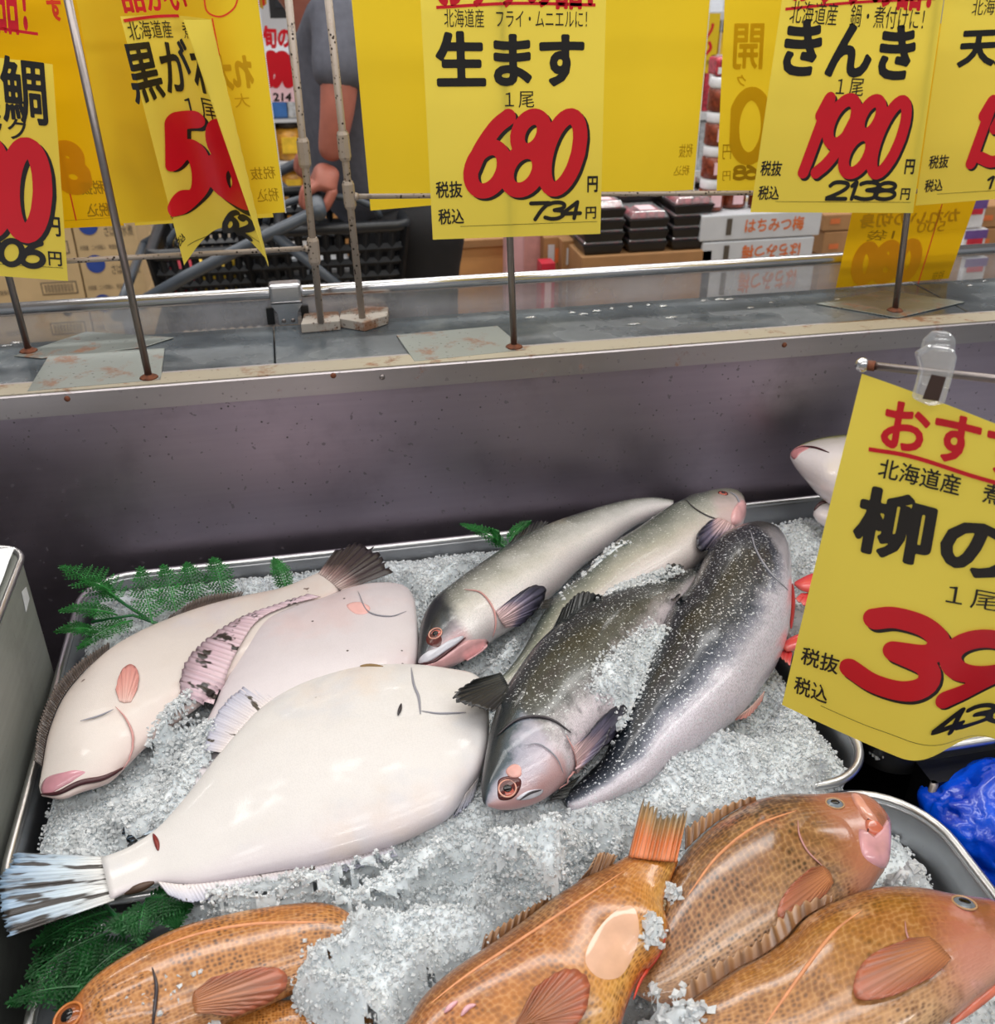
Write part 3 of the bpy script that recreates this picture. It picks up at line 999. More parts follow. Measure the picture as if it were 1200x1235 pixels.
jw = sC.patch('upper_jaw', [(622, 964), (636, 954), (654, 952), (652, 958), (636, 964)], .0016, jaw_pale)
sC.line('mouth_line', [(626, 964), (638, 956), (652, 952)], .0012, M['darkline'], jw, lift=.0016)
sC.fin('pectoral_fin', [(688, 902), (692, 916), (692, 932)], [(700, 888), (718, 866), (740, 850), (745, 854), (740, 872), (730, 904), (712, 926)], pec_dark, lift0=.003, lift1=.009, rays=12, amp=.0004)
sC.fin('dorsal_fin', [(666, 760), (690, 742), (722, 724)], [(678, 738), (700, 718), (726, 722)], fin_blk, z=.876, z1=.884, rays=9)
sC.fin('adipose_fin', [(802, 694), (814, 690), (822, 688)], [(804, 684), (814, 684), (824, 686)], fin_blk, z=.878, rays=3, ns=14)

# --- rockfish
rock = [(0, (120, 74, 36)), (.12, (150, 92, 40)), (.35, (196, 122, 52)), (.6, (214, 146, 78)), (.8, (226, 176, 122)), (1, (230, 186, 140))]
rk1 = fish_mat('brown_rockfish_skin', [(0, (129, 88, 48)), (.16, (146, 93, 40)), (.24, (184, 111, 39)), (.30, (168, 103, 39)), (.6, (175, 116, 57)), (.85, (177, 121, 74)), (1, (168, 103, 45))],
               ([(0, (168, 96, 36)), (.4, (163, 91, 46)), (.7, (151, 86, 57)), (1, (159, 96, 52))], .10, .2), (64, 40, lin((63, 33, 12)), 1), .85, wob=.05, coat=.7, rough=.3,
               blot=[((108, 68, 30), 12, .52, .7, .5), ((185, 141, 90), 16, .56, .68, .5)])
rk2 = fish_mat('orange_rockfish_skin', [(0, (107, 68, 37)), (.2, (132, 81, 40)), (.38, (163, 95, 34)), (.6, (188, 122, 48)), (.8, (200, 146, 71)), (.92, (207, 128, 46)), (1, (198, 71, 29))],
               ([(0, (105, 59, 30)), (.5, (140, 73, 38)), (1, (167, 93, 46))], .12, .22), (66, 46, lin((80, 42, 13)), 1), .7, wob=.05, coat=.7, rough=.3,
               blot=[((116, 68, 27), 12, .52, .72, .45), ((198, 153, 100), 14, .56, .7, .5)])
rk3 = fish_mat('mottled_rockfish_skin', [(0, (111, 69, 34)), (.25, (119, 77, 38)), (.5, (144, 98, 60)), (.7, (168, 130, 96)), (.9, (177, 135, 105)), (1, (175, 109, 75))],
               ([(0, (144, 82, 44)), (.4, (168, 100, 66)), (.7, (182, 119, 89)), (1, (185, 125, 101))], .2, .32), (66, 44, lin((47, 30, 14)), 1), .85, wob=.07, coat=.7, rough=.3,
               blot=[((75, 50, 23), 9, .48, .62, .8), ((160, 74, 37), 14, .56, .66, .5), ((177, 151, 134), 18, .58, .68, .5)])
rk4 = fish_mat('amber_rockfish_skin', [(0, (142, 90, 27)), (.2, (151, 93, 30)), (.45, (163, 108, 49)), (.65, (177, 126, 78)), (.8, (190, 150, 110)), (1, (197, 163, 125))],
               ([(0, (151, 88, 46)), (.4, (177, 103, 78)), (.7, (194, 133, 112)), (1, (199, 153, 130))], .2, .34), (66, 46, lin((79, 45, 16)), 1), .7, wob=.06, coat=.8, rough=.28,
               blot=[((120, 75, 22), 10, .5, .66, .5), ((182, 133, 98), 14, .56, .68, .5)])
lat = plain('rockfish_lateral_line', (222, 150, 104), .35, var=.1, vscale=120)
fin_rock = fin_mat('rockfish_brown_fin', [(0, (190, 124, 80)), (.6, (164, 102, 72)), (1, (176, 96, 68))], 12, .35, (110, 66, 44))
fin_rocktail = fin_mat('rockfish_tail_fin', [(0, (216, 120, 66)), (.4, (206, 112, 60)), (.75, (170, 128, 80)), (1, (140, 124, 96))], 11, .5, (110, 78, 44))
fin_spiny = fin_mat('rockfish_spiny_fin', [(0, (120, 80, 50)), (.7, (150, 110, 76)), (1, (180, 140, 104))], 10, .6, (84, 56, 38))
lip = plain('rockfish_red_lip', (226, 124, 96), .25, var=.15, vscale=50, coat=.6)
lip_pink = plain('rockfish_pink_throat', (226, 168, 176), .25, var=.15, vscale=40, coat=.6)
patch_pale = plain('rockfish_bare_patch', (214, 168, 138), .3, var=.06, vscale=60, coat=.6)
GR = 'orange brown rockfish in the front tray'

r5 = Fish('rockfish', 'orange rockfish underneath the bottom left one, only its flank showing', 'fish',
          [(200, 1240), (260, 1222), (320, 1208), (370, 1206), (420, 1214), (450, 1230)],
          [(200, 1256), (260, 1282), (320, 1296), (370, 1290), (420, 1270), (450, 1246)], .826, .826, .4, rk1, GR)
r1 = Fish('rockfish', 'spotted brown rockfish at the bottom left, tail end under ice', 'fish',
          [(58, 1250), (66, 1232), (84, 1211), (116, 1176), (159, 1147), (207, 1122), (255, 1107), (313, 1095), (376, 1088), (404, 1092), (420, 1100), (432, 1110), (440, 1124)],
          [(62, 1262), (90, 1276), (130, 1280), (180, 1270), (240, 1248), (290, 1228), (330, 1210), (370, 1192), (396, 1180), (410, 1170), (422, 1160), (432, 1150), (440, 1138)],
          .846, .838, .42, rk1, GR)
r1.eye(82, 1226, .010, plain('rockfish_amber_eye', (150, 84, 44), .12, var=.2, vscale=150), ring=plain('rockfish_amber_eye_rim', (196, 120, 62), .2))
g = r1.patch('gill_cover', [(110, 1210), (130, 1190), (160, 1176), (184, 1172), (188, 1200), (186, 1230), (160, 1240), (126, 1236)], .0016, None, power=3)
r1.line('gill_edge', [(184, 1168), (189, 1190), (187, 1215), (184, 1240)], .0014, M['darkline'], g, lift=.0012)
r1.fin('pectoral_fin', [(234, 1198), (232, 1208), (236, 1222)], [(256, 1182), (300, 1172), (334, 1170), (346, 1182), (330, 1200), (280, 1222)], fin_rock, lift0=.002, lift1=.004, rays=12, amp=.0004)
r1.line('lateral_line', [(170, 1150), (240, 1126), (310, 1114), (400, 1112)], .0016, lat, lift=-.0004)

r3 = Fish('rockfish', 'mottled rockfish at right with its open mouth facing up at the tray rim', 'fish',
          [(1072, 986), (1062, 974), (1046, 962), (1028, 957), (1004, 958), (978, 960), (943, 960), (912, 966), (886, 978), (855, 999), (826, 1026), (803, 1062), (786, 1100), (772, 1140), (762, 1168)],
          [(1075, 1000), (1074, 1024), (1070, 1046), (1064, 1056), (1046, 1080), (1010, 1110), (975, 1138), (940, 1164), (900, 1186), (860, 1202), (825, 1212), (800, 1212), (785, 1208), (772, 1202), (762, 1196)],
          .846, .828, .40, rk3, GR)
r3.eye(1007, 969, .0075, M['eye_gold'], ring=M['eye_gold_rim'], flat=.5)
g = r3.patch('gill_cover', [(966, 1000), (984, 982), (1014, 986), (1030, 1006), (1034, 1034), (1018, 1052), (990, 1044), (972, 1026)], .0014, None, power=3)
r3.line('gill_edge', [(962, 990), (964, 1008), (974, 1028), (992, 1046)], .0009, M['pinkline'], g, lift=.0012)
jw = r3.patch('lower_jaw', [(1036, 1000), (1050, 1010), (1062, 1000), (1072, 988), (1074, 1016), (1069, 1046), (1056, 1044), (1040, 1030)], .003, lip_pink, label='pink lower jaw')
r3.patch('tongue', [(1044, 990), (1054, 988), (1068, 1004), (1060, 1008), (1046, 1002)], .0025, lip, jw)
r3.patch('upper_lip', [(1026, 960), (1034, 958), (1046, 974), (1060, 994), (1054, 996), (1040, 984)], .003, plain('rockfish_upper_lip', (222, 156, 132), .25, var=.15, vscale=60, coat=.6))
r3.line('mouth_line', [(1030, 962), (1042, 980), (1048, 992), (1046, 1004)], .0016, M['mouth'], jw, lift=.001)
r3.fin('pectoral_fin', [(992, 1046), (1000, 1054), (1004, 1066)], [(976, 1050), (950, 1074), (936, 1100), (942, 1112), (964, 1104), (992, 1080)], fin_rock, lift0=.002, lift1=.004, rays=11, amp=.0004)
r3.line('lateral_line', [(964, 976), (912, 996), (866, 1032), (828, 1082)], .0016, lat, lift=-.0004)
r3.fin('dorsal_fin', [(826, 1026), (855, 999), (886, 978), (912, 966)], [(826, 1004), (850, 988), (884, 972), (910, 964)], fin_spiny, z=.846, rays=9, scallop=.1)
r3.fin('anal_fin', [(786, 1086), (790, 1104), (784, 1124)], [(806, 1090), (800, 1118), (792, 1130)], fin_rocktail, lift0=.002, lift1=.004, rays=7)

r2 = Fish('rockfish', 'orange rockfish in the bottom centre with tail pointing up', 'fish',
          [(430, 1310), (452, 1280), (476, 1250), (488, 1234), (506, 1206), (530, 1182), (560, 1160), (594, 1138), (628, 1114), (662, 1088), (700, 1064), (732, 1048), (760, 1032)],
          [(440, 1330), (490, 1350), (560, 1344), (630, 1320), (700, 1290), (742, 1255), (758, 1212), (772, 1180), (798, 1150), (806, 1120), (800, 1092), (808, 1064), (818, 1040)],
          .852, .846, .40, rk2, GR)
r2.fin('tail_fin', [(758, 1034), (788, 1038), (816, 1040)], [(774, 972), (800, 990), (828, 986)], fin_rocktail, z=.856, z1=.862, amp=.0014, rays=9, jag=.12)
r2.fin('dorsal_fin', [(690, 1072), (716, 1058), (736, 1048)], [(712, 1052), (722, 1034), (744, 1036)], fin_spiny, z=.846, z1=.852, rays=7, jag=.1)
r2.fin('dorsal_fin', [(580, 1148), (620, 1120), (668, 1086)], [(584, 1134), (630, 1104), (672, 1078)], fin_spiny, z=.846, z1=.848, rays=12, scallop=.1)
r2.line('lateral_line', [(512, 1216), (560, 1178), (620, 1138), (690, 1092), (756, 1048)], .0015, lat, lift=-.0004)
r2.fin('pectoral_fin', [(612, 1256), (624, 1244), (638, 1232)], [(644, 1200), (674, 1180), (696, 1180), (708, 1196), (700, 1230), (672, 1262)], fin_rock, lift0=.003, lift1=.008, rays=12)
r2.patch('bare_patch', [(706, 1160), (714, 1132), (736, 1104), (760, 1092), (770, 1110), (768, 1140), (750, 1176), (724, 1180)], .0002, patch_pale, power=20)
r2.line('belly_edge', [(804, 1122), (796, 1150), (774, 1180), (764, 1205)], .0014, plain('rockfish_red_belly', (206, 66, 44), .3, var=.2, vscale=60), lift=-.0004)
r2.line('brow_spine', [(536, 1222), (544, 1214), (552, 1208)], .002, lip_pink, lift=.0005)
r2.line('brow_spine', [(556, 1226), (564, 1216), (574, 1212)], .002, lip_pink, lift=.0005)

r4 = Fish('rockfish', 'amber rockfish in the bottom right corner, head running out of the frame', 'fish',
          [(1232, 1118), (1216, 1098), (1196, 1086), (1170, 1082), (1140, 1078), (1110, 1072), (1073, 1070), (1040, 1075), (1004, 1088), (970, 1107), (947, 1132), (920, 1152), (886, 1170), (851, 1194), (815, 1220), (790, 1240)],
          [(1234, 1130), (1226, 1160), (1208, 1182), (1180, 1206), (1150, 1232), (1110, 1264), (1060, 1290), (1010, 1302), (960, 1306), (920, 1304), (890, 1298), (860, 1288), (838, 1276), (820, 1266), (806, 1258), (798, 1252)],
          .862, .846, .40, rk4, GR)
r4.eye(1163, 1089, .0085, M['eye_gold'], ring=M['eye_gold_rim'], flat=.5)
g = r4.patch('gill_cover', [(1092, 1120), (1110, 1096), (1146, 1098), (1180, 1112), (1196, 1140), (1180, 1168), (1140, 1170), (1106, 1150)], .0014, None, power=3)
r4.line('gill_edge', [(1091, 1112), (1094, 1130), (1106, 1150), (1138, 1172)], .0009, M['pinkline'], g, lift=.0012)
r4.line('lateral_line', [(1042, 1096), (1010, 1120), (980, 1156), (944, 1206), (920, 1240)], .0016, lat, lift=-.0004)
r4.fin('pectoral_fin', [(1120, 1132), (1132, 1142), (1146, 1158)], [(1094, 1136), (1050, 1156), (1030, 1184), (1034, 1208), (1074, 1204), (1120, 1182)], fin_rock, lift0=.002, lift1=.004, rays=13, amp=.0004)
r4.fin('dorsal_fin', [(815, 1220), (851, 1194), (886, 1170), (920, 1152), (947, 1132), (970, 1107), (1004, 1088)], [(812, 1206), (846, 1178), (884, 1156), (916, 1138), (936, 1116), (962, 1096), (1004, 1082)], fin_spiny,
       z=.860, rays=18, scallop=.12, ns=100)
r4.line('throat', [(1226, 1160), (1206, 1184), (1178, 1208), (1148, 1234)], .004, lip, lift=-.001)

# --- silver fish heads and red fish behind the tilted sign
yl = fish_mat('green_backed_fish_skin', [(0, (30, 44, 28)), (.26, (56, 72, 36)), (.34, (136, 134, 60)), (.40, (190, 184, 174)), (.6, (230, 224, 226)), (1, (234, 224, 226))], wob=.03, rough=.25, metal=.15)
GY = 'silver fish behind the tilted sign'
y1 = Fish('silver_fish', 'green backed silver fish, upper of two noses poking past the tilted sign', 'fish',
          [(953, 548), (958, 540), (970, 534), (990, 528), (1020, 524), (1070, 522), (1130, 530), (1190, 545), (1250, 565), (1330, 590), (1370, 604)],
          [(953, 552), (960, 564), (974, 582), (992, 602), (1020, 618), (1070, 634), (1130, 640), (1190, 636), (1250, 630), (1330, 618), (1370, 618)], .905, .895, .5, yl, GY)
y1.line('mouth_line', [(955, 545), (966, 540), (982, 540), (1000, 546)], .0016, M['mouth'], lift=.0005)
y1.patch('lip', [(953, 548), (958, 541), (968, 537), (976, 540), (966, 546), (958, 554)], .001, plain('pink_fish_lip', (196, 130, 134), .3))
y2 = Fish('silver_fish', 'silver fish with dark lip, lower of two noses poking past the tilted sign', 'fish',
          [(981, 616), (986, 606), (998, 598), (1020, 594), (1070, 592), (1130, 600), (1190, 614), (1260, 640), (1300, 654)],
          [(981, 622), (988, 630), (998, 636), (1020, 648), (1070, 664), (1130, 672), (1190, 676), (1260, 672), (1300, 668)], .862, .855, .5, yl, GY)
for y_, bs_, tp_ in ((y1, [(1366, 604), (1370, 611), (1366, 618)], [(1420, 580), (1404, 612), (1424, 646)]), (y2, [(1296, 654), (1300, 661), (1296, 668)], [(1350, 640), (1336, 664), (1352, 694)])):
    y_.fin('tail_fin', bs_, tp_, fin_blk, z=y_.z, rays=10)
y2.line('mouth_line', [(982, 616), (990, 608), (1004, 604)], .003, M['mouth'], lift=.0003)
redm = fish_mat('red_fish_skin', [(0, (206, 44, 50)), (.5, (224, 70, 70)), (1, (230, 110, 104))], wob=.1, rough=.25, coat=.7, blot=[((240, 150, 140), 40, .55, .66, .5)])
q1 = Fish('red_fish', 'bright red fish tail end between blue-backed salmon and tilted sign, the upper', 'fish',
          [(958, 702), (966, 697), (980, 691), (1000, 690), (1040, 700), (1080, 712)], [(958, 706), (966, 712), (980, 716), (1000, 722), (1040, 734), (1080, 724)], .846, .846, .5, redm, 'red fish behind the sign')
q1.fin('tail_fin', [(966, 716), (984, 716)], [(958, 726), (976, 738)], redm, z=.84, rays=3, ns=16)
q2 = Fish('red_fish', 'bright red fish tail end between blue-backed salmon and tilted sign, the lower', 'fish',
          [(944, 776), (952, 769), (964, 764), (984, 760), (1020, 770), (1060, 784)], [(944, 782), (950, 786), (964, 784), (984, 786), (1020, 800), (1060, 796)], .842, .842, .5, redm, 'red fish behind the sign')
q2.fin('tail_fin', [(944, 784), (956, 786)], [(940, 796), (952, 806)], redm, z=.836, rays=3, ns=16)

# ------------------------------------------------------------------ crushed ice
SHV = np.array([(-1, -1, -1), (1, -1, -1), (1, 1, -1), (-1, 1, -1), (-1, -1, 1), (1, -1, 1), (1, 1, 1), (-1, 1, 1)], float)
SHF = np.array([(0, 3, 2, 1), (4, 5, 6, 7), (0, 1, 5, 4), (1, 2, 6, 5), (2, 3, 7, 6), (3, 0, 4, 7)])
RG = np.random.RandomState(11)


def inside(P, x, y):
    c = False
    j = len(P) - 1
    for i in range(len(P)):
        if (P[i][1] > y) != (P[j][1] > y) and x < (P[j][0] - P[i][0]) * (y - P[i][1]) / (P[j][1] - P[i][1]) + P[i][0]:
            c = not c
        j = i
    return c


def edge_d(P, x, y):
    m = 9
    for i in range(len(P)):
        ax, ay = P[i - 1]
        bx, by = P[i]
        dx, dy = bx - ax, by - ay
        t = max(0, min(1, ((x - ax) * dx + (y - ay) * dy) / (dx * dx + dy * dy + 1e-12)))
        m = min(m, math.hypot(x - ax - t * dx, y - ay - t * dy))
    return m


def ground(x, y, z0):
    z = z0
    for bv in BVHS:
        h = bv.ray_cast(Vector((x, y, 1.02)), Vector((0, 0, -1)))
        if h[0] is not None and h[0].z > z: z = h[0].z
    return z


class Ice:
    def __init__(s):
        s.V, s.F = [], []
        s.sV, s.sF, s.ns = [], [], 0

    def shards(s, pts, lo, hi):
        n = len(pts)
        if not n: return
        pts = np.array(pts)
        v = SHV[None] * RG.uniform(.45, 1.15, (n, 8, 3))
        v *= (RG.uniform(lo, hi, (n, 1, 1)) * RG.uniform(.55, 1.3, (n, 1, 3)))
        q = RG.normal(size=(n, 4))
        q /= np.linalg.norm(q, axis=1)[:, None]
        w, x, y, z = q.T
        R = np.stack([1 - 2 * (y * y + z * z), 2 * (x * y - z * w), 2 * (x * z + y * w), 2 * (x * y + z * w), 1 - 2 * (x * x + z * z), 2 * (y * z - x * w),
                      2 * (x * z - y * w), 2 * (y * z + x * w), 1 - 2 * (x * x + y * y)], 1).reshape(n, 3, 3)
        v = np.einsum('nij,nkj->nki', R, v) + pts[:, None, :]
        s.sV.append(v.reshape(-1, 3))
        s.sF.append((SHF[None] + (np.arange(n) * 8)[:, None, None] + s.ns).reshape(-1, 4))
        s.ns += n * 8

    def mound(s, poly, zref, h, edge=.02, base=None, dens=190000, lo=.0006, hi=.0017, step=.003, rough=.5, xy=False, follow=True, lump=30, cap=None, smooth=10):
        if not follow and not xy: h = zref - (ICE0 if base is None else base)
        P = [tuple(p) for p in poly] if xy else [tuple(PZ(x, y, zref)[:2]) for x, y in poly]
        base = ICE0 if base is None else base
        x0, x1 = min(p[0] for p in P), max(p[0] for p in P)
        y0, y1 = min(p[1] for p in P), max(p[1] for p in P)
        nx, ny = int((x1 - x0) / step) + 2, int((y1 - y0) / step) + 2
        Z, G = {}, {}
        if follow:
            for i in range(nx):
                for j in range(ny):
                    x, y = x0 + i * step, y0 + j * step
                    if inside(P, x, y): G[i, j] = ground(x, y, base)
            raw = dict(G)
            for _ in range(smooth):
                N = {}
                for (i, j), g in G.items():
                    q = [G.get((i + a, j + b), g) for a in (-1, 0, 1) for b in (-1, 0, 1)]
                    N[i, j] = max(raw[i, j], sum(q) / 9)
                G = N
        for i in range(nx):
            for j in range(ny):
                x, y = x0 + i * step, y0 + j * step
                if inside(P, x, y):
                    d = min(1, edge_d(P, x, y) / edge)
                    pr = d * d * (3 - 2 * d)
                    nz = noise.noise((x * lump, y * lump, zref * 9))
                    nz2 = noise.noise((x * 110, y * 110, 3.1)) + .7 * noise.noise((x * 240, y * 240, 7.7))
                    g = G[i, j] if follow else base
                    if cap is not None: g = min(g, cap)
                    Z[i, j] = g - .0035 + (.0035 + h * (1 + rough * nz) + .0022 * nz2) * pr
        idx = {}
        b = len(s.V)
        for k, ((i, j), z) in enumerate(Z.items()):
            idx[i, j] = b + k
            s.V.append((x0 + i * step, y0 + j * step, z))
        for (i, j) in (Z if h > 0 else ()):
            if (i + 1, j) in idx and (i, j + 1) in idx and (i + 1, j + 1) in idx:
                q = [Z[i, j], Z[i + 1, j], Z[i, j + 1], Z[i + 1, j + 1]]
                if max(q) - min(q) > step * 4: continue
                s.F.append((idx[i, j], idx[i + 1, j], idx[i + 1, j + 1], idx[i, j + 1]))
        K = list(Z.items())
        n = int(len(K) * step * step * dens)
        pts = []
        for _ in range(n):
            (i, j), z = K[RG.randint(len(K))]
            pts.append((x0 + (i + RG.uniform(-.6, .6)) * step, y0 + (j + RG.uniform(-.6, .6)) * step, z + RG.uniform(-.0005, .0035)))
        s.shards(pts, lo, hi)
        return s

    def build(s, name, label):
        o = mesh(name, s.V, s.F, M['icebed'], smooth=True)
        tag(o, label, 'ice', kind='stuff')
        if s.ns:
            v = np.concatenate(s.sV)
            f = np.concatenate(s.sF)
            me = bpy.data.meshes.new('ice_pieces')
            me.from_pydata(v.tolist(), [], f.tolist())
            me.materials.append(M['ice'])
            c = bpy.data.objects.new('ice_pieces', me)
            c['kind'] = 'stuff'
            c.parent = o
            COL.objects.link(c)
        return o


I1 = Ice()
# bed of the large tray
I1.mound([(-.27, .615), (.474, .615), (.474, 1.075), (-.27, 1.075)], .79, .008, .02, base=.798, dens=130000, xy=True, follow=False, step=.004)
I1.mound([(-.185, .60), (-.15, .568), (-.05, .555), (.10, .548), (.30, .552), (.42, .575), (.46, .60), (.455, .66), (.30, .69), (.10, .67), (-.08, .635), (-.15, .625)], .83, .036, .03, base=.798, xy=True, follow=False)
# raised ice along the back rim and between the fish
I1.mound([(470, 690), (490, 676), (560, 668), (600, 664), (560, 690), (530, 715), (508, 745), (498, 715)], .82, .02, .018, follow=False)
I1.mound([(586, 790), (604, 770), (640, 748), (650, 752), (628, 792), (604, 812), (570, 812), (556, 806)], .82, .022, .018, follow=False)
I1.mound([(112, 770), (124, 752), (180, 738), (196, 742), (150, 764), (122, 782)], .815, .014, .012, dens=20000, follow=False)
# left: over the belly of the first flatfish and the gap in front of it
I1.mound([(56, 985), (62, 1012), (56, 1026), (90, 1032), (130, 1032), (160, 1018), (190, 992), (220, 955), (246, 920), (256, 890), (252, 862), (226, 850), (200, 866), (178, 896), (154, 930), (112, 958), (74, 972)],
         .83, .016, .02, dens=180000, lo=.0009, hi=.0026)
I1.mound([(150, 940), (180, 905), (214, 868), (250, 868), (256, 900), (236, 940), (200, 975), (170, 985)], .85, .012, .03)
I1.mound([(214, 850), (222, 838), (244, 848), (262, 862), (262, 880), (236, 876)], .85, .006, .012)
# ice against the lower edge of the front flatfish
I1.mound([(226, 1078), (250, 1066), (330, 1056), (420, 1040), (512, 1010), (548, 988), (556, 1004), (540, 1050), (480, 1076), (420, 1092), (330, 1092), (258, 1104), (232, 1098)], .852, .016, .014, dens=180000, follow=False)
I1.mound([(240, 1078), (300, 1064), (380, 1050), (470, 1026), (540, 996), (556, 1004), (500, 1042), (420, 1072), (330, 1094), (262, 1106)], .845, .012, .007, base=.80)
# the big heap in front of the dark salmon
I1.mound([(572, 990), (576, 970), (590, 962), (640, 968), (664, 962), (694, 950), (716, 938), (744, 950), (752, 968), (728, 1000), (716, 1042), (700, 1062), (660, 1080), (600, 1088), (540, 1082), (530, 1050), (550, 1008)], .886, .042, .032,
         dens=200000, follow=False)
# right side of the tray
I1.mound([(752, 962), (790, 944), (840, 902), (880, 880), (910, 852), (932, 824), (960, 806), (990, 850), (1008, 890), (1010, 930), (1000, 952), (940, 958), (890, 968), (850, 990), (820, 986), (780, 980), (752, 1000), (738, 990)], .83, .026, .03,
         dens=200000, follow=False)
I1.mound([(716, 1050), (728, 1000), (760, 968), (800, 972), (770, 1000), (760, 1030), (730, 1050)], .83, .014, .015, follow=False)
# melting frost on the flanks
I1.mound([(700, 838), (720, 800), (752, 768), (782, 740), (806, 742), (814, 756), (794, 778), (782, 812), (762, 846), (744, 866), (738, 844), (716, 850)], .885, .004, .02, dens=180000, lo=.0007, hi=.0018)
I1.mound([(672, 730), (700, 700), (760, 664), (772, 650), (722, 656), (692, 682), (676, 706)], .87, .002, .02, dens=26000, lo=.001, hi=.0024)
I1.mound([(740, 700), (790, 676), (830, 680), (800, 694), (760, 706), (720, 722)], .885, .003, .014, dens=180000, lo=.001, hi=.0026)
I1.mound([(790, 930), (770, 900), (800, 840), (840, 770), (880, 690), (930, 690), (952, 740), (936, 800), (896, 852), (840, 896)], .885, .0, .03, dens=11000, lo=.0002, hi=.0006)
I1.mound([(770, 850), (790, 790), (830, 720), (860, 670), (900, 660), (870, 720), (830, 800), (800, 870)], .885, .0, .03, dens=4000, lo=.0002, hi=.0005)
I1.mound([(604, 850), (640, 800), (700, 760), (760, 720), (800, 710), (740, 770), (690, 820), (630, 870)], .885, .0, .03, dens=6000, lo=.0002, hi=.0005)
I1.build('crushed_ice', 'white crushed ice heaped around the flatfish and salmon')

I2 = Ice()
I2.mound([(-.225, .14), (.495, .14), (.50, .57), (-.225, .57)], .77, .006, .02, base=.768, dens=60000, xy=True, follow=False, step=.006)
# heap over the tail of the bottom left rockfish
I2.mound([(-.12, .47), (.20, .44), (.30, .50), (.30, .585), (-.12, .585)], .80, .03, .03, base=.775, xy=True, follow=False)
I2.mound([(412, 1108), (404, 1128), (380, 1140), (366, 1134), (362, 1160), (346, 1184), (352, 1210), (372, 1224), (400, 1236), (440, 1250), (480, 1240), (500, 1200), (540, 1164), (590, 1134), (640, 1096), (680, 1070),
          (712, 1052), (690, 1040), (640, 1060), (560, 1062), (480, 1066), (430, 1080)], .85, .036, .025, base=.81, dens=200000)
# little lumps on and between rockfish
I2.mound([(774, 1112), (784, 1100), (800, 1104), (804, 1122), (796, 1140), (778, 1142), (770, 1128)], .86, .008, .01, base=.79, dens=90000, lo=.0014, hi=.0032)
I2.mound([(798, 1076), (806, 1066), (822, 1070), (824, 1084), (812, 1092)], .85, .007, .008, base=.79, dens=90000, lo=.0014, hi=.0032)
I2.mound([(774, 1178), (790, 1172), (812, 1184), (830, 1204), (822, 1220), (850, 1212), (866, 1224), (850, 1240), (810, 1250), (780, 1235), (770, 1204)], .85, .008, .012, base=.79, dens=90000, lo=.0014, hi=.0032)
I2.mound([(1058, 1062), (1070, 1044), (1080, 1030), (1086, 1044), (1100, 1036), (1118, 1038), (1112, 1046), (1130, 1060), (1134, 1072), (1158, 1074), (1150, 1082), (1090, 1078)], .83, .012, .012, base=.80, dens=80000, lo=.0014, hi=.0036, follow=False)
# frost on the head of the bottom left fish
I2.mound([(110, 1200), (150, 1180), (186, 1172), (230, 1160), (250, 1166), (220, 1186), (200, 1210), (180, 1235), (110, 1235)], .87, .0002, .03, base=.79, dens=24000, lo=.0008, hi=.0022)
I2.mound([(238, 1206), (250, 1200), (260, 1210), (252, 1220), (240, 1218)], .87, .004, .008, base=.79, dens=30000, lo=.002, hi=.004)
I2.build('crushed_ice', 'white crushed ice spilling between the orange rockfish in the foreground tray')

I3 = Ice()
I3.mound([(.515, .64), (1.18, .64), (1.18, 1.08), (.515, 1.08)], .80, .012, .03, base=.79, dens=60000, xy=True, follow=False, step=.006)
I3.mound([(905, 640), (925, 626), (960, 618), (1000, 622), (1100, 640), (1100, 720), (1000, 700), (958, 696), (948, 662), (930, 640)], .825, .03, .03, base=.80, dens=180000, follow=False)
I3.build('crushed_ice', 'white crushed ice under the silver fish noses beside the tilted sign')


# ------------------------------------------------------------------ ferns
def frond(V, F, base, tip, width, arch=.01, np_=13, seed=0):
    """bipinnate leaf between two points: midrib, side branches and toothed leaflets"""
    rr = random.Random(seed)
    base, tip = Vector(base), Vector(tip)
    ax = tip - base
    L = ax.length
    t = ax.normalized()
    side = t.cross(Vector((0, 0, 1))).normalized()
    nrm = side.cross(t)
    mb = MB()

    def pt(s):
        return base + ax * s + nrm * arch * 4 * s * (1 - s)

    mb.tube([pt(i / 8) for i in range(9)], [.0011 * (1 - .8 * i / 8) for i in range(9)], 5)
    for i in range(np_):
        s = .08 + .9 * i / np_
        prof = math.sin(math.pi * min(1, (s * .9 + .16))) ** .8 * (1.12 - s * .75)
        for sg in (-1, 1):
            ln = width * max(prof, .08) * rr.uniform(.9, 1.1)
            d = (side * sg + t * .55 + nrm * rr.uniform(-.1, .2)).normalized()
            o = pt(s)
            mb.tube([o, o + d * ln], [.0005, .0002], 3)
            nl = max(3, int(ln / .0034))
            e2 = d.cross(nrm).normalized()
            for k in range(nl):
                q = o + d * ln * (k + .6) / nl
                ll = .0058 * (1 - .55 * k / nl)
                for s2 in (-1, 1):
                    dd = (e2 * s2 + d * .7).normalized()
                    w = dd.cross(nrm).normalized() * .0013
                    up = nrm * .0004
                    mb.add([q, q + dd * ll * .5 + w + up, q + dd * ll, q + dd * ll * .5 - w + up, q + dd * ll * .5 - up], [(0, 1, 2, 3), (0, 4, 2, 1), (0, 3, 2, 4)])
            q = o + d * ln
            mb.add([q, q + d * .003 + e2 * .0009, q + d * .0048, q + d * .003 - e2 * .0009, q + d * .003 + nrm * .0005], [(0, 1, 2, 3), (0, 4, 2, 1), (0, 3, 2, 4)])
    return mb


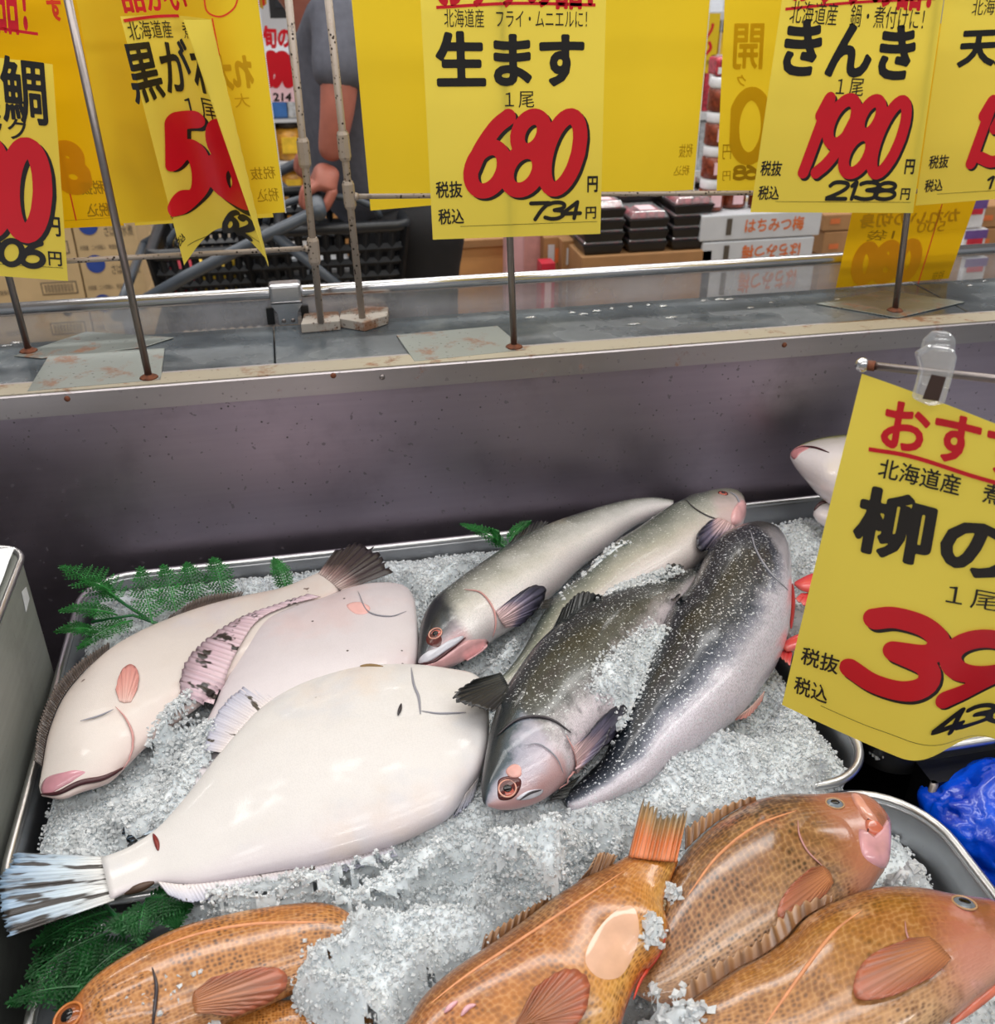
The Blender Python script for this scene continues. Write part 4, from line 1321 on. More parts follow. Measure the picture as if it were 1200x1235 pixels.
def fern(label, fronds, stems, mat, group='green fern sprigs'):
    b0 = PZ(*fronds[0][0])
    t = thing('fern_sprig', label, 'fern', (b0.x, b0.y, b0.z - .004), group)
    for i, (a, b, w) in enumerate(fronds):
        frond(None, None, PZ(*a), PZ(*b), w, seed=i, arch=.006).build('frond', mat, t)
    for st in stems:
        MB().tube([PZ(*p) for p in st], .0017, 7).build('stem', M['stem'], t, smooth=True)
    return t


fern('green fern sprig at the back left corner of the large tray',
     [((150, 727, .838), (70, 682, .85), .028), ((140, 720, .836), (96, 700, .862), .018), ((142, 742, .835), (70, 738, .846), .016), ((160, 748, .832), (92, 786, .836), .018),
      ((184, 752, .834), (168, 682, .850), .020), ((214, 742, .834), (196, 680, .850), .019), ((240, 730, .834), (224, 678, .848), .019), ((272, 722, .834), (256, 672, .846), .019),
      ((118, 762, .83), (66, 764, .84), .013)],
     [[(200, 760, .832), (160, 735, .838), (122, 710, .842)], [(110, 750, .834), (160, 742, .834), (190, 752, .834)]], M['fern'])
fern('small fern leaf standing at the tray rim beside the brown fish tail', [((346, 712, .835), (330, 674, .852), .011)], [[(348, 716, .834), (343, 704, .838)]], M['fern'])
fern('small fern leaf at the back rim beside the silver salmon',
     [((612, 662, .845), (554, 632, .850), .013), ((600, 656, .85), (590, 640, .866), .007), ((614, 654, .848), (640, 630, .862), .009)], [[(616, 664, .842), (594, 652, .848)]], M['fern'])
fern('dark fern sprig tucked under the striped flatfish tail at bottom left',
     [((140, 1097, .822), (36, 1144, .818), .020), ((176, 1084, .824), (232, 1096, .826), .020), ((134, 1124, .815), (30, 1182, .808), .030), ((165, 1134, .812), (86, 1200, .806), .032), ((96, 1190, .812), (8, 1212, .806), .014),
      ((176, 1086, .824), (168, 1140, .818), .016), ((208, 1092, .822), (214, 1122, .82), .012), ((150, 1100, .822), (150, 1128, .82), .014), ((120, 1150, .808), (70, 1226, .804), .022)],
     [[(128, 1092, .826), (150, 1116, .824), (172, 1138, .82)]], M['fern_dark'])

# ------------------------------------------------------------------ steel bin at left, divider and blue bag at right
bt = thing('steel_bin', 'dull steel bin with white film over its top at the left edge', 'bin', (-.45, .68, .66))
o = MB()
pl = rrect(-.62, -.300, .40, .955, .03, 6)
V = [(p[0], p[1], .66) for p in pl] + [(p[0], p[1], .944) for p in pl]
n_ = len(pl)
o.add(V, [(k, (k + 1) % n_, n_ + (k + 1) % n_, n_ + k) for k in range(n_)] + [tuple(range(n_ - 1, -1, -1)), tuple(range(n_, 2 * n_))])
o.build('body', M['bin'], bt)
MB().tube([(p[0], p[1], .945) for p in rrect(-.62, -.300, .40, .955, .03, 6)], .0035, 8, closed=True).build('rim', M['rim'], bt, smooth=True)
V, F = [], []
for i in range(21):
    for j in range(21):
        x, y = -.612 + .304 * i / 20, .41 + .535 * j / 20
        V.append((x, y, .950 + .004 * noise.noise((x * 20, y * 20, 0)) + .006 * math.sin(math.pi * i / 20)))
for i in range(20):
    for j in range(20):
        F.append((i * 21 + j, (i + 1) * 21 + j, (i + 1) * 21 + j + 1, i * 21 + j + 1))
fo = mesh('film', V, F, M['white_film'], bt)
sp = [PX(x, y, -.2995) for x, y in ((26, 714), (31, 708), (35, 722), (31, 738))]
MB().prism(sp, (.0006, 0, 0)).build('sticker', M['white_film'], bt, label='white sticker')

dv = thing('steel_divider', 'dark steel divider plate standing beyond the foreground tray', 'divider', (.56, .60, .66))
p = PZ(1098, 945, .76)
MB().box(p.x - .0015, p.y - .03, .66, p.x + .30, p.y + .0, .79).build('plate', M['black'], dv)
MB().tube([(p.x, p.y - .03, .66), (p.x, p.y - .03, .79)], .004, 10).build('edge', M['rod'], dv, smooth=True)


def crumple(name, label, cat, c, r, mat, seed=0, sq=(1, 1, .9)):
    bm = bmesh.new()
    bmesh.ops.create_icosphere(bm, subdivisions=6, radius=1)
    for v in bm.verts:
        d = v.co.normalized()
        a = 1 + .16 * noise.noise(d * 1.7 + Vector((seed, 0, 0)))
        rid = abs(noise.noise(d * 3.1 + Vector((seed, 5, 0)))) + .6 * abs(noise.noise(d * 6.5 + Vector((0, seed, 3)))) + .3 * abs(noise.noise(d * 13 + Vector((0, seed, 9))))
        a -= .16 * max(0, .35 - rid)
        a += .05 * noise.noise(d * 5)
        v.co = d * a * r
        v.co.x *= sq[0]; v.co.y *= sq[1]; v.co.z *= sq[2]
    me = bpy.data.meshes.new(name)
    bm.to_mesh(me)
    bm.free()
    me.materials.append(mat)
    me.polygons.foreach_set('use_smooth', [True] * len(me.polygons))
    o = bpy.data.objects.new(name, me)
    o.location = c
    COL.objects.link(o)
    return tag(o, label, cat)


bagm = NT('blue_plastic_film')
bv = bagm.coord('Object')
bagm.set(color=bagm.ramp(bagm.noise(bv, 25), [(.3, lin((0, 40, 170))), (.7, lin((0, 84, 226)))]), rough=.22, coat=.4)
bagm.bump(bagm.noise(bv, 60, 4, .6), .35, .003)
pc = PZ(1212, 1020, .745)
crumple('plastic_bag', 'crumpled bright blue plastic bag at the right edge', 'bag', (pc.x, pc.y, .748), .078, bagm.m, 3)


# ------------------------------------------------------------------ signs
# curled sign reading 58..
def curl(s, u, v, lift):
    us = .93 - .13 * v                    # where the sheet turns back on itself
    ang = 2.35
    if u <= us:
        q = u / us
        x = .94 * q
        q2 = max(0.0, math.sin(math.pi * min(1, q * .98)))
        d = .045 * q2
        p = s.flat(x, v) + Vector((0, d, .032 * q2 * max(0.0, 1 - v) ** 1.5))
        a = (1 - q) * .4
        n = Vector((math.sin(.6 - 1.3 * q) * .6, -1, 0)).normalized()
        return p + n * lift
    q = (u - us) / (1 - us)
    x = .94 - (.36 * v * 1.0 + .0) * math.sin(q * math.pi / 2) * .8
    d = .0036 - .016 * (q + .4 * math.sin(q * math.pi))
    p = s.flat(x, v) + Vector((0, d, 0))
    return p + Vector((0, -1, 0)) * (lift if lift < .0001 else -lift)


class Sheet:
    def __init__(s, name, label, BL, BR, TLx, TRx, Y, mat, group, parent_loc=None, W=None, asp=297 / 210, bend=None, H=None, py=None, nu=2, nv=2, cat='price sign', widen=1.0):
        """BL, BR: foot corners; TLx, TRx: points further up the two sides; the sheet hangs in the plane at Y"""
        f = py or (lambda x, y: PY(x, y, Y))
        s.bl, s.br = f(*BL), f(*BR)
        w = (s.br - s.bl).length
        h = H or w * asp
        dl, dr = (f(*TLx) - s.bl).normalized(), (f(*TRx) - s.br).normalized()
        s.tl, s.tr = s.bl + dl * h, s.br + dr * h
        if widen != 1.0:
            s.br, s.tr = s.bl + (s.br - s.bl) * widen, s.tl + (s.tr - s.tl) * widen
            w *= widen
        s.w, s.h = w, h
        s.bend = bend
        s.fold = (lambda v: .925 - .13 * v) if bend is curl else None
        c = (s.bl + s.br) / 2
        s.root = thing(name, label, cat, c, group)
        s.nrm = (s.br - s.bl).cross(s.tl - s.bl).normalized()
        if s.nrm.y > 0: s.nrm = -s.nrm
        V, F, UV = [], [], []
        for i in range(nu + 1):
            for j in range(nv + 1):
                V.append(s.at(i / nu, j / nv, 0))
                UV.append((i / nu, j / nv))
        for i in range(nu):
            for j in range(nv):
                F.append((i * (nv + 1) + j, (i + 1) * (nv + 1) + j, (i + 1) * (nv + 1) + j + 1, i * (nv + 1) + j + 1))
        s.mesh = mesh('sheet', V, F, mat, s.root, UV)

    def flat(s, u, v):
        return (s.bl * (1 - u) + s.br * u) * (1 - v) + (s.tl * (1 - u) + s.tr * u) * v

    def at(s, u, v, lift):
        if s.bend:
            return s.bend(s, u, v, lift)
        return s.flat(u, v) + s.nrm * lift

    def uv(s, x, y):
        u, v = .5, .5
        for _ in range(25):
            p = np.array(proj(s.at(u, v, 0)))
            e = np.array((x, y)) - p
            du = (np.array(proj(s.at(u + 1e-3, v, 0))) - p) / 1e-3
            dv = (np.array(proj(s.at(u, v + 1e-3, 0))) - p) / 1e-3
            d = np.linalg.lstsq(np.stack([du, dv], 1), e, rcond=None)[0]
            u += max(-.3, min(.3, d[0]))
            v += max(-.3, min(.3, d[1]))
        return u, v

    def put(s, name, V2, F, mat, lift, smooth=False):
        if s.fold:
            F = [f for f in F if max(V2[i][0] - s.fold(V2[i][1]) for i in f) < 0]
        return mesh(name, [s.at(p[0], p[1], lift * (2 if s.bend else 1)) for p in V2], F, mat, s.root, smooth=False)

    def text(s, name, body, bl, tr, mat, bold=0.0, lift=.0006, mirror=False, shear=0.0, fine=False, tl=None):
        """writing that fills the box between the two given corners"""
        u0, v0 = s.uv(*bl)
        u1, v1 = s.uv(*tr)
        V, F = glyphs(body, bold, shear, fine)
        W = [((1 - x) if mirror else x, y) for x, y in V]
        if tl:                            # bl, br and tl corners of a slanting line
            u2, v2 = s.uv(*tl)
            return s.put(name, [(u0 + (u1 - u0) * x + (u2 - u0) * y, v0 + (v1 - v0) * x + (v2 - v0) * y) for x, y in W], F, mat, lift)
        return s.put(name, [(u0 + (u1 - u0) * x, v0 + (v1 - v0) * y) for x, y in W], F, mat, lift)

    def digits(s, name, body, bl, tr, mat, r=.12, lift=.0008, slant=.18, mirror=False, shadow=None, sh=(.035, -.03), over=.30, tl=None):
        u0, v0 = s.uv(*bl)
        u1, v1 = s.uv(*tr)
        if tl:
            u2, v2 = s.uv(*tl)
            asp = math.hypot((v2 - v0) * s.h, (u2 - u0) * s.w) / math.hypot((u1 - u0) * s.w, (v1 - v0) * s.h)
        else:
            u2, v2 = u0, v1
            v1 = v0
            asp = ((v2 - v0) * s.h) / ((u1 - u0) * s.w)
        V, F = stroke_digits(body, r, slant, asp, over, 1 if s.bend else 8)

        def pl(x, y):
            return (u0 + (u1 - u0) * x + (u2 - u0) * y, v0 + (v1 - v0) * x + (v2 - v0) * y)

        pr = None
        if shadow:
            b = s.put(name + '_shadow', [pl(x + sh[0] * asp, y + sh[1]) for x, y in V], F, shadow, lift - .0003)
        o = s.put(name, [pl((1 - x) if mirror else x, y) for x, y in V], F, mat, lift)
        return o

    def rule(s, name, pts, w, mat, lift=.0006):
        """pen line through photograph points, w in millimetres"""
        P = [np.array(s.uv(*p)) * np.array((s.w, s.h)) for p in pts]
        P = catmull(P, 24) if len(P) > 2 else catmull([P[0], (P[0] + P[1]) / 2, P[1]], 12)
        V, F = [], []
        for i in range(len(P)):
            t = P[min(i + 1, len(P) - 1)] - P[max(i - 1, 0)]
            t = t / np.linalg.norm(t)
            nrm = np.array((-t[1], t[0])) * w * .0005
            for q in (P[i] + nrm, P[i] - nrm):
                V.append((q[0] / s.w, q[1] / s.h))
        for i in range(len(P) - 1):
            F.append((2 * i, 2 * i + 1, 2 * i + 3, 2 * i + 2))
        return s.put(name, V, F, mat, lift)


GL = {}


def fill_field(val, x0, y0, h, run=8):
    """polygons covering the region where the sampled field is positive (rows of full cells merged into short runs)"""
    ny, nx = val.shape
    V, F, idx = [], [], {}

    def gv(i, j):
        k = (i, j)
        if k not in idx:
            idx[k] = len(V)
            V.append((x0 + i * h, y0 + j * h))
        return idx[k]

    def ev(i, j, i2, j2):
        k = (i, j, i2, j2) if (i, j) < (i2, j2) else (i2, j2, i, j)
        if k not in idx:
            a, b = val[j, i], val[j2, i2]
            t = a / (a - b)
            idx[k] = len(V)
            V.append((x0 + (i + (i2 - i) * t) * h, y0 + (j + (j2 - j) * t) * h))
        return idx[k]

    pos = val > 0
    full = pos[:-1, :-1] & pos[1:, :-1] & pos[:-1, 1:] & pos[1:, 1:]
    part = (pos[:-1, :-1] | pos[1:, :-1] | pos[:-1, 1:] | pos[1:, 1:]) & ~full
    for j in range(ny - 1):
        i = 0
        row = full[j]
        while i < nx - 1:
            if row[i]:
                k = i
                while k < nx - 1 and row[k]:
                    k += 1
                    if k % run == 0: break
                F.append((gv(i, j), gv(k, j), gv(k, j + 1), gv(i, j + 1)))
                i = k
            else:
                i += 1
        for i in np.nonzero(part[j])[0]:
            cs = [(i, j), (i + 1, j), (i + 1, j + 1), (i, j + 1)]
            poly = []
            for q in range(4):
                c, d = cs[q], cs[(q + 1) % 4]
                pc, pd = pos[c[1], c[0]], pos[d[1], d[0]]
                if pc: poly.append(gv(*c))
                if pc != pd: poly.append(ev(*c, *d))
            if len(poly) >= 3: F.append(tuple(poly))
    return V, F


def seg_dist(S, GX, GY):
    out = np.full(GX.shape, 9.0)
    for ax, ay, bx, by in S:
        dx, dy = bx - ax, by - ay
        t = np.clip(((GX - ax) * dx + (GY - ay) * dy) / (dx * dx + dy * dy + 1e-12), 0, 1)
        np.minimum(out, np.hypot(GX - ax - t * dx, GY - ay - t * dy), out=out)
    return out


def glyphs(body, bold, shear, fine):
    key = (body, bold, shear, fine)
    if key in GL: return GL[key]
    cu = bpy.data.curves.new('writing', 'FONT')
    cu.body = body
    cu.shear = shear
    cu.resolution_u = 3
    ob = bpy.data.objects.new('writing', cu)
    COL.objects.link(ob)
    dg = bpy.context.evaluated_depsgraph_get()
    dg.update()
    me = bpy.data.meshes.new_from_object(ob.evaluated_get(dg))
    bm = bmesh.new()
    bm.from_mesh(me)
    bmesh.ops.remove_doubles(bm, verts=bm.verts[:], dist=1e-5)
    if bold >= .012:                      # heavy rounded lettering grown outwards from the letter shapes
        S = [(e.verts[0].co.x, e.verts[0].co.y, e.verts[1].co.x, e.verts[1].co.y) for e in bm.edges if len(e.link_faces) == 1]
        xs = [q for e in S for q in (e[0], e[2])]
        ys = [q for e in S for q in (e[1], e[3])]
        h = 1 / 64
        pad = bold + 2 * h
        gx = np.arange(min(xs) - pad, max(xs) + pad + h, h)
        gy = np.arange(min(ys) - pad, max(ys) + pad + h, h)
        GX, GY = np.meshgrid(gx, gy)
        D = seg_dist(S, GX, GY)
        ins = np.zeros(GX.shape, bool)
        for ax, ay, bx, by in S:
            if ay == by: continue
            c = (ay > GY) != (by > GY)
            ins ^= c & (GX < (bx - ax) * (GY - ay) / (by - ay) + ax)
        V, F = fill_field(np.where(ins, D, -D) + bold, gx[0], gy[0], h, 1 if fine else 8)
    else:
        bmesh.ops.triangulate(bm, faces=bm.faces[:])
        if fine:
            for _ in range(3):
                ed = [e for e in bm.edges if e.calc_length() > .12]
                if not ed: break
                bmesh.ops.subdivide_edges(bm, edges=ed, cuts=1)
                bmesh.ops.triangulate(bm, faces=bm.faces[:])
        V = [(v.co.x, v.co.y) for v in bm.verts]
        bm.verts.index_update()
        F = [tuple(v.index for v in f.verts) for f in bm.faces]
    bm.free()
    bpy.data.objects.remove(ob)
    bpy.data.curves.remove(cu)
    bpy.data.meshes.remove(me)
    xs, ys = [v[0] for v in V], [v[1] for v in V]
    x0, x1, y0, y1 = min(xs), max(xs), min(ys), max(ys)
    V = [((x - x0) / (x1 - x0), (y - y0) / (y1 - y0)) for x, y in V]
    GL[key] = (V, F)
    return GL[key]


def ell(cx, cy, rx, ry, a0=0, a1=360, n=14):
    return [(cx + rx * math.cos(math.radians(a0 + (a1 - a0) * i / n)), cy + ry * math.sin(math.radians(a0 + (a1 - a0) * i / n))) for i in range(n + 1)]


DIG = {
    '0': [ell(.5, .5, .5, .5)],
    '1': [[(.3, .78), (.62, 1.0), (.62, .5), (.62, 0)]],
    '2': [[(.06, .78), (.2, .95), (.5, 1), (.85, .92), (.92, .72), (.7, .45), (.35, .2), (0, 0)], [(0, 0), (.5, 0), (1, 0)]],
    '3': [[(.06, .9), (.3, 1), (.7, 1), (.95, .85), (.88, .64), (.45, .54)], [(.45, .54), (.9, .46), (1, .22), (.75, .03), (.35, 0), (0, .1)]],
    '4': [[(.72, 0), (.72, .5), (.72, 1)], [(.72, 1), (.3, .6), (0, .3)], [(0, .3), (.5, .3), (1, .3)]],
    '5': [[(.92, 1), (.6, 1), (.25, 1)], [(.25, 1), (.2, .8), (.12, .56)], [(.12, .56), (.5, .64), (.88, .54), (1, .3), (.85, .07), (.45, 0), (0, .08)]],
    '6': [[(.82, 1), (.5, .86), (.18, .58), (.02, .3)], ell(.5, .3, .5, .3)],
    '7': [[(0, 1), (.5, 1), (1, 1)], [(1, 1), (.65, .55), (.4, 0)]],
    '8': [ell(.5, .77, .4, .23), ell(.5, .27, .5, .27)],
    '9': [[(.18, 0), (.5, .14), (.82, .42), (.98, .7)], ell(.5, .7, .5, .3)],
}


def stroke_digits(body, r, slant, asp, over, run=8):
    """rounded marker digits in a unit box; asp is height over width of the box"""
    n = len(body)
    ws = [.62 if c == '1' else 1.0 for c in body]
    tot = sum(ws)
    cell = 1.0 / asp
    sl = slant
    S = []
    span = cell - sl
    x = 0
    for c, w in zip(body, ws):
        cw = span * w / tot
        wd = cw * (1 + over) - 2 * r
        for stroke in DIG[c]:
            P = catmull(stroke, 30) if len(stroke) > 2 else catmull([stroke[0], ((stroke[0][0] + stroke[1][0]) / 2, (stroke[0][1] + stroke[1][1]) / 2), stroke[1]], 12)
            Q = []
            for p in P:
                yy = r + p[1] * (1 - 2 * r)
                xx = x - cw * over / 2 + r + p[0] * wd + sl * yy
                Q.append((xx, yy))
            S += [(*Q[i], *Q[i + 1]) for i in range(len(Q) - 1)]
        x += cw
    h = 1 / 72
    gx = np.arange(-2 * h, cell + 3 * h, h)
    gy = np.arange(-2 * h, 1 + 3 * h, h)
    GX, GY = np.meshgrid(gx, gy)
    V, F = fill_field(r - seg_dist(S, GX, GY), gx[0], gy[0], h, run)
    return [(vx / cell, vy) for vx, vy in V], F


GP = 'yellow price signs facing the shop front'
GB = 'yellow signs seen from the reverse'

# 680 yen sign
s7 = Sheet('price_sign', 'yellow price sign reading 680 with black fish name, upright in the centre', (522, 289), (724, 282), (507, 0), (731, 0), 1.147, M['yellow'], GP)
s7.text('headline', 'おすすめ品！', (528, 10), (716, -46), M['red'], .03)
s7.rule('underline', [(526, 9), (620, 4), (718, 6)], 3.0, M['red'])
s7.text('origin_line', '北海道産　フライ・ムニエルに！', (536, 33), (708, 12), M['ink'], .008)
s7.text('product_name', '生ます', (527, 105), (705, 38), M['ink'], .040)
s7.text('unit', '１尾', (609, 130), (644, 110), M['ink'], .006)
s7.digits('price', '680', (559, 240), (712, 130), M['red'], r=.088, slant=.24, shadow=M['ink'])
s7.text('yen', '円', (708, 232), (721, 212), M['ink'], .03)
s7.text('before_tax', '税抜', (526, 239), (557, 218), M['ink'], .018)
s7.text('with_tax', '税込', (529, 271), (559, 251), M['ink'], .018)
s7.digits('taxed_price', '734', (637, 267), (702, 241), M['ink'], r=.10, slant=.2)
s7.text('yen', '円', (706, 264), (719, 249), M['ink'], .02)
s7.rule('rule_line', [(555, 273), (720, 267)], .5, M['ink'])

# 1980 yen sign
s10 = Sheet('price_sign', 'yellow price sign reading 1980 with base plate below it, upright at the right', (905, 256), (1101, 257), (943, 0), (1138, 0), 1.177, M['yellow'], GP)
s10.text('headline', 'おすすめ品！', (950, 4), (1130, -46), M['red'], .03)
s10.rule('underline', [(947, 11), (1030, 3), (1128, -2)], 3.0, M['red'])
s10.text('origin_line', '北海道産　鍋・煮付けに！', (951, 28), (1116, 10), M['ink'], .008)
s10.text('product_name', 'きんき', (940, 91), (1108, 31), M['ink'], .040)
s10.text('unit', '１尾', (1007, 115), (1043, 95), M['ink'], .006)
s10.digits('price', '1980', (954, 215), (1106, 115), M['red'], r=.075, slant=.26, shadow=M['ink'])
s10.text('yen', '円', (1090, 210), (1104, 192), M['ink'], .03)
s10.text('before_tax', '税抜', (916, 212), (944, 194), M['ink'], .018)
s10.text('with_tax', '税込', (913, 241), (941, 224), M['ink'], .018)
s10.digits('taxed_price', '2138', (995, 242), (1083, 218), M['ink'], r=.10, slant=.2)
s10.text('yen', '円', (1085, 241), (1098, 227), M['ink'], .02)
s10.rule('rule_line', [(935, 243), (1098, 244)], .5, M['ink'])

# sign at the right edge
s11 = Sheet('price_sign', 'yellow price sign cut off by the right edge, beside the 1980 sign', (1104, 248), (1312, 231), (1139, 0), (1346, 0), 1.20, M['yellow'], GP)
s11.text('origin_line', '北海道産　刺身・焼物に！', (1171, 19), (1330, -6), M['ink'], .008)
s11.text('product_name', '天然ぶり', (1153, 82), (1330, 26), M['ink'], .040)
s11.digits('price', '1580', (1155, 205), (1312, 108), M['red'], r=.084, slant=.26, shadow=M['ink'])
s11.text('before_tax', '税抜', (1119, 204), (1145, 186), M['ink'], .018)
s11.text('with_tax', '税込', (1114, 232), (1138, 215), M['ink'], .018)
s11.digits('taxed_price', '1706', (1184, 229), (1272, 206), M['ink'], r=.10, slant=.2)
s11.rule('rule_line', [(1130, 234), (1290, 224)], .5, M['ink'])

# sign at the left edge
s1 = Sheet('price_sign', 'yellow price sign cut off by the left edge, standing before other signs', (-108, 325), (82, 339), (-150, 0), (58, 0), 1.225, M['yellow'], GP)
s1.text('headline', 'おすすめ品！', (-124, 24), (28, -46), M['red'], .03)
s1.rule('underline', [(-124, 22), (-20, 32), (46, 41)], 3.0, M['red'])
s1.text('product_name', 'の真鯛', (-112, 134), (53, 72), M['ink'], .018)
s1.text('unit', 'パック', (-48, 162), (31, 144), M['ink'], .012)
s1.digits('price', '980', (-92, 283), (58, 168), M['red'], r=.088, slant=.1, shadow=M['ink'])
s1.text('yen', '円', (55, 284), (72, 262), M['ink'], .02)
s1.digits('taxed_price', '1006', (-42, 318), (54, 290), M['ink'], r=.10, slant=.15)
s1.text('yen', '円', (59, 320), (74, 304), M['ink'], .02)
s1.rule('rule_line', [(-40, 316), (76, 323)], .5, M['ink'])


s4 = Sheet('price_sign', 'curled yellow price sign reading 58, its right side rolled over', (222, 320), (330, 318), (140, 0), (256, 0), 1.20, M['yellow'], GP, bend=curl, nu=100, nv=48, H=.262)
s4.text('headline', '品がい', (150, 16), (221, -20), M['red'], .03, fine=True)
s4.rule('underline', [(149, 25), (185, 20), (216, 19)], 3.0, M['red'])
s4.text('origin_line', '北海道産　煮', (157, 49), (229, 26), M['ink'], .008, fine=True)
s4.text('product_name', '黒がれ', (164, 126), (258, 52), M['ink'], .022, fine=True)
s4.text('unit', '１尾', (226, 143), (262, 123), M['ink'], .006, fine=True)
s4.digits('price', '58', (208, 272), (304, 266), M['red'], r=.095, slant=.0, shadow=M['ink'], tl=(192, 140), over=.15)
s4.digits('taxed_price', '62', (268, 284), (304, 292), M['ink'], r=.10, slant=.05, tl=(271, 250))
s4.text('before_tax', '税抜', (206, 264), (214, 246), M['ink'], .018)
s4.text('with_tax', '税込', (213, 298), (221, 278), M['ink'], .018)
s4.rule('rule_line', [(226, 296), (262, 280), (300, 283), (320, 296)], .6, M['ink'])


# reverse-facing signs behind
def back(label, BL, BR, TL, TR, Y, mat, dotted=None, H=None, asp=297 / 210):
    s = Sheet('price_sign', label, BL, BR, TL, TR, Y, mat, GB, H=H, asp=asp)
    if dotted:
        mb = MB()
        f0, f1 = (s.br, s.tr) if dotted == 'R' else (s.bl, s.tl)
        d = f1 - f0
        nn = int(d.length / .0022)
        sd = (s.br - s.bl).normalized() * (1 if dotted == 'R' else -1)
        for i in range(nn):
            p = f0 + d * (i / nn) + sd * .0006
            mb.box(p.x - .0007, p.y - .0012, p.z - .0007, p.x + .0007, p.y - .0002, p.z + .0007)
        mb.build('perforated_edge', M['white_film'], s.root)
    return s


s2 = back('deep yellow sign reverse behind the chrome rod, beside the left edge', (-60, 282), (150, 272), (-100, 0), (96, 0), 1.30, M['yellow_deep'], 'R')
s2.text('show_through', '税抜', (99, 235), (124, 217), M['ghost_dark'], .012, mirror=True)
s2.text('show_through', '税込', (106, 262), (132, 244), M['ghost_dark'], .012, mirror=True)
s2.rule('pen_line', [(72, 178), (92, 266)], 1.6, M['redline'])
s2.rule('rule_line', [(78, 266), (142, 262)], .5, M['ghost_dark'])
s2.text('show_through', 'す', (60, 26), (72, -4), M['redline'], .04, mirror=True)
s2.digits('show_through_price', '8', (70, 236), (100, 168), M['ghost_orange'], r=.14, slant=.1, mirror=True)

s3 = back('pale yellow sign reverse with faint print, half behind the curled 58 sign', (163, 272), (330, 262), (105, 0), (270, 0), 1.29, M['yellow_pale'], asp=1.7)
s3.digits('show_through_price', '580', (150, 225), (260, 140), M['ghost'], r=.1, slant=.1, mirror=True)
s3.text('show_through', 'か', (128, 112), (156, 62), M['ghost'], .05, mirror=True)
s3.text('show_through', '円', (156, 230), (170, 210), M['ghost_dark'], .02, mirror=True)
s3.digits('show_through_taxed', '8', (178, 254), (196, 232), M['ghost_dark'], r=.12, slant=.1, mirror=True)
s3.text('show_through', '円', (160, 256), (174, 242), M['ghost_dark'], .01, mirror=True)

s5 = back('yellow sign reverse with white dotted edge, right of the curled 58 sign', (140, 270), (344, 256), (92, 0), (311, 0), 1.275, M['yellow_back'], 'R')
s5.text('show_through', '税抜', (303, 217), (331, 200), M['ghost_dark'], .008, mirror=True)
s5.text('show_through', '税込', (311, 244), (335, 226), M['ghost_dark'], .008, mirror=True)
s5.rule('pen_line', [(256, 22), (262, 54), (269, 90)], 1.6, M['redline'])
s5.rule('pen_mark', [(246, -4), (250, 14), (266, 20), (282, 10), (288, -6)], 1.8, M['redline'])
s5.text('show_through', 'れ大', (258, 110), (302, 64), M['ghost'], .05, mirror=True)
s5.text('show_through', '大', (284, 130), (300, 112), M['ghost'], .01, mirror=True)

s6 = back('plain yellow sign reverse hanging behind the left of the 680 sign', (447, 254), (655, 236), (424, 0), (640, 0), 1.335, M['yellow_back'])
s8 = back('plain yellow sign reverse hanging right of the 680 sign', (628, 240), (836, 229), (640, 0), (856, 0), 1.325, M['yellow_back'], 'R')
s8.text('show_through', '税抜', (818, 190), (836, 173), M['ghost_dark'], .008, mirror=True)
s8.text('show_through', '税込', (812, 212), (832, 199), M['ghost_dark'], .008, mirror=True)
s9 = back('yellow sign reverse with a faint large zero, left of the 1980 sign', (864, 234), (1060, 226), (874, 0), (1082, 0), 1.33, M['yellow_back'])
s9.digits('show_through_price', '0', (881, 200), (928, 104), M['ghost'], r=.085, slant=0, mirror=True)
s9.text('show_through', '開', (883, 84), (922, 28), M['ghost'], .018, mirror=True)
s9.text('show_through', 'ク', (888, 104), (900, 90), M['ghost'], .02, mirror=True)
s9.text('show_through', '円', (871, 192), (882, 174), M['ghost_dark'], .01, mirror=True)
s9.digits('show_through_taxed', '68', (884, 218), (914, 198), M['ghost_dark'], r=.12, slant=0, mirror=True)
s9.text('show_through', '円', (871, 218), (881, 206), M['ghost_dark'], .01, mirror=True)

s12 = back('low yellow sign reverse with red line, hanging behind the 1980 sign down to the slab', (1008, 347), (1144, 336), (1031, 240), (1178, 240), 1.295, M['yellow_deep'], asp=1.9)
s12.digits('show_through_price', '080', (1022, 346), (1118, 286), M['ghost_orange'], r=.13, slant=.1, mirror=True)
s12.rule('pen_line', [(1107, 342), (1120, 300), (1136, 246)], 1.6, M['redline'])
s12.text('show_through', '500', (1104, 281), (1142, 266), M['ghost'], .01, mirror=True)
s12.text('show_through', '1袋', (1044, 291), (1080, 276), M['ghost_dark'], .01, mirror=True)
s12.text('show_through', '税抜', (1122, 338), (1140, 326), M['ghost_dark'], .008, mirror=True)
s12.text('show_through', 'かれいの切身', (1034, 276), (1160, 250), M['ghost'], .03, mirror=True)


# big tilted sign in front: its plane comes nearer towards the right
def PS(x, y, off=0.0, k=.8, xl=.377):
    r = ray(x, y)
    return C0 + r * ((.58 + off + k * xl) / (r.y + k * r.x))


def wave(s, u, v, lift):
    w = max(0.0, 1 - v)
    q = max(0.0, min(1.0, (u * 1.42 - .50) / .5))
    d = .045 * q * q * (3 - 2 * q) * w ** 2.2
    return s.flat(u, v) - s.nrm * d * .2 + Vector((0, d, d * .5)) + s.nrm * (lift + .003 * math.sin(u * 5.7 + v * 4))


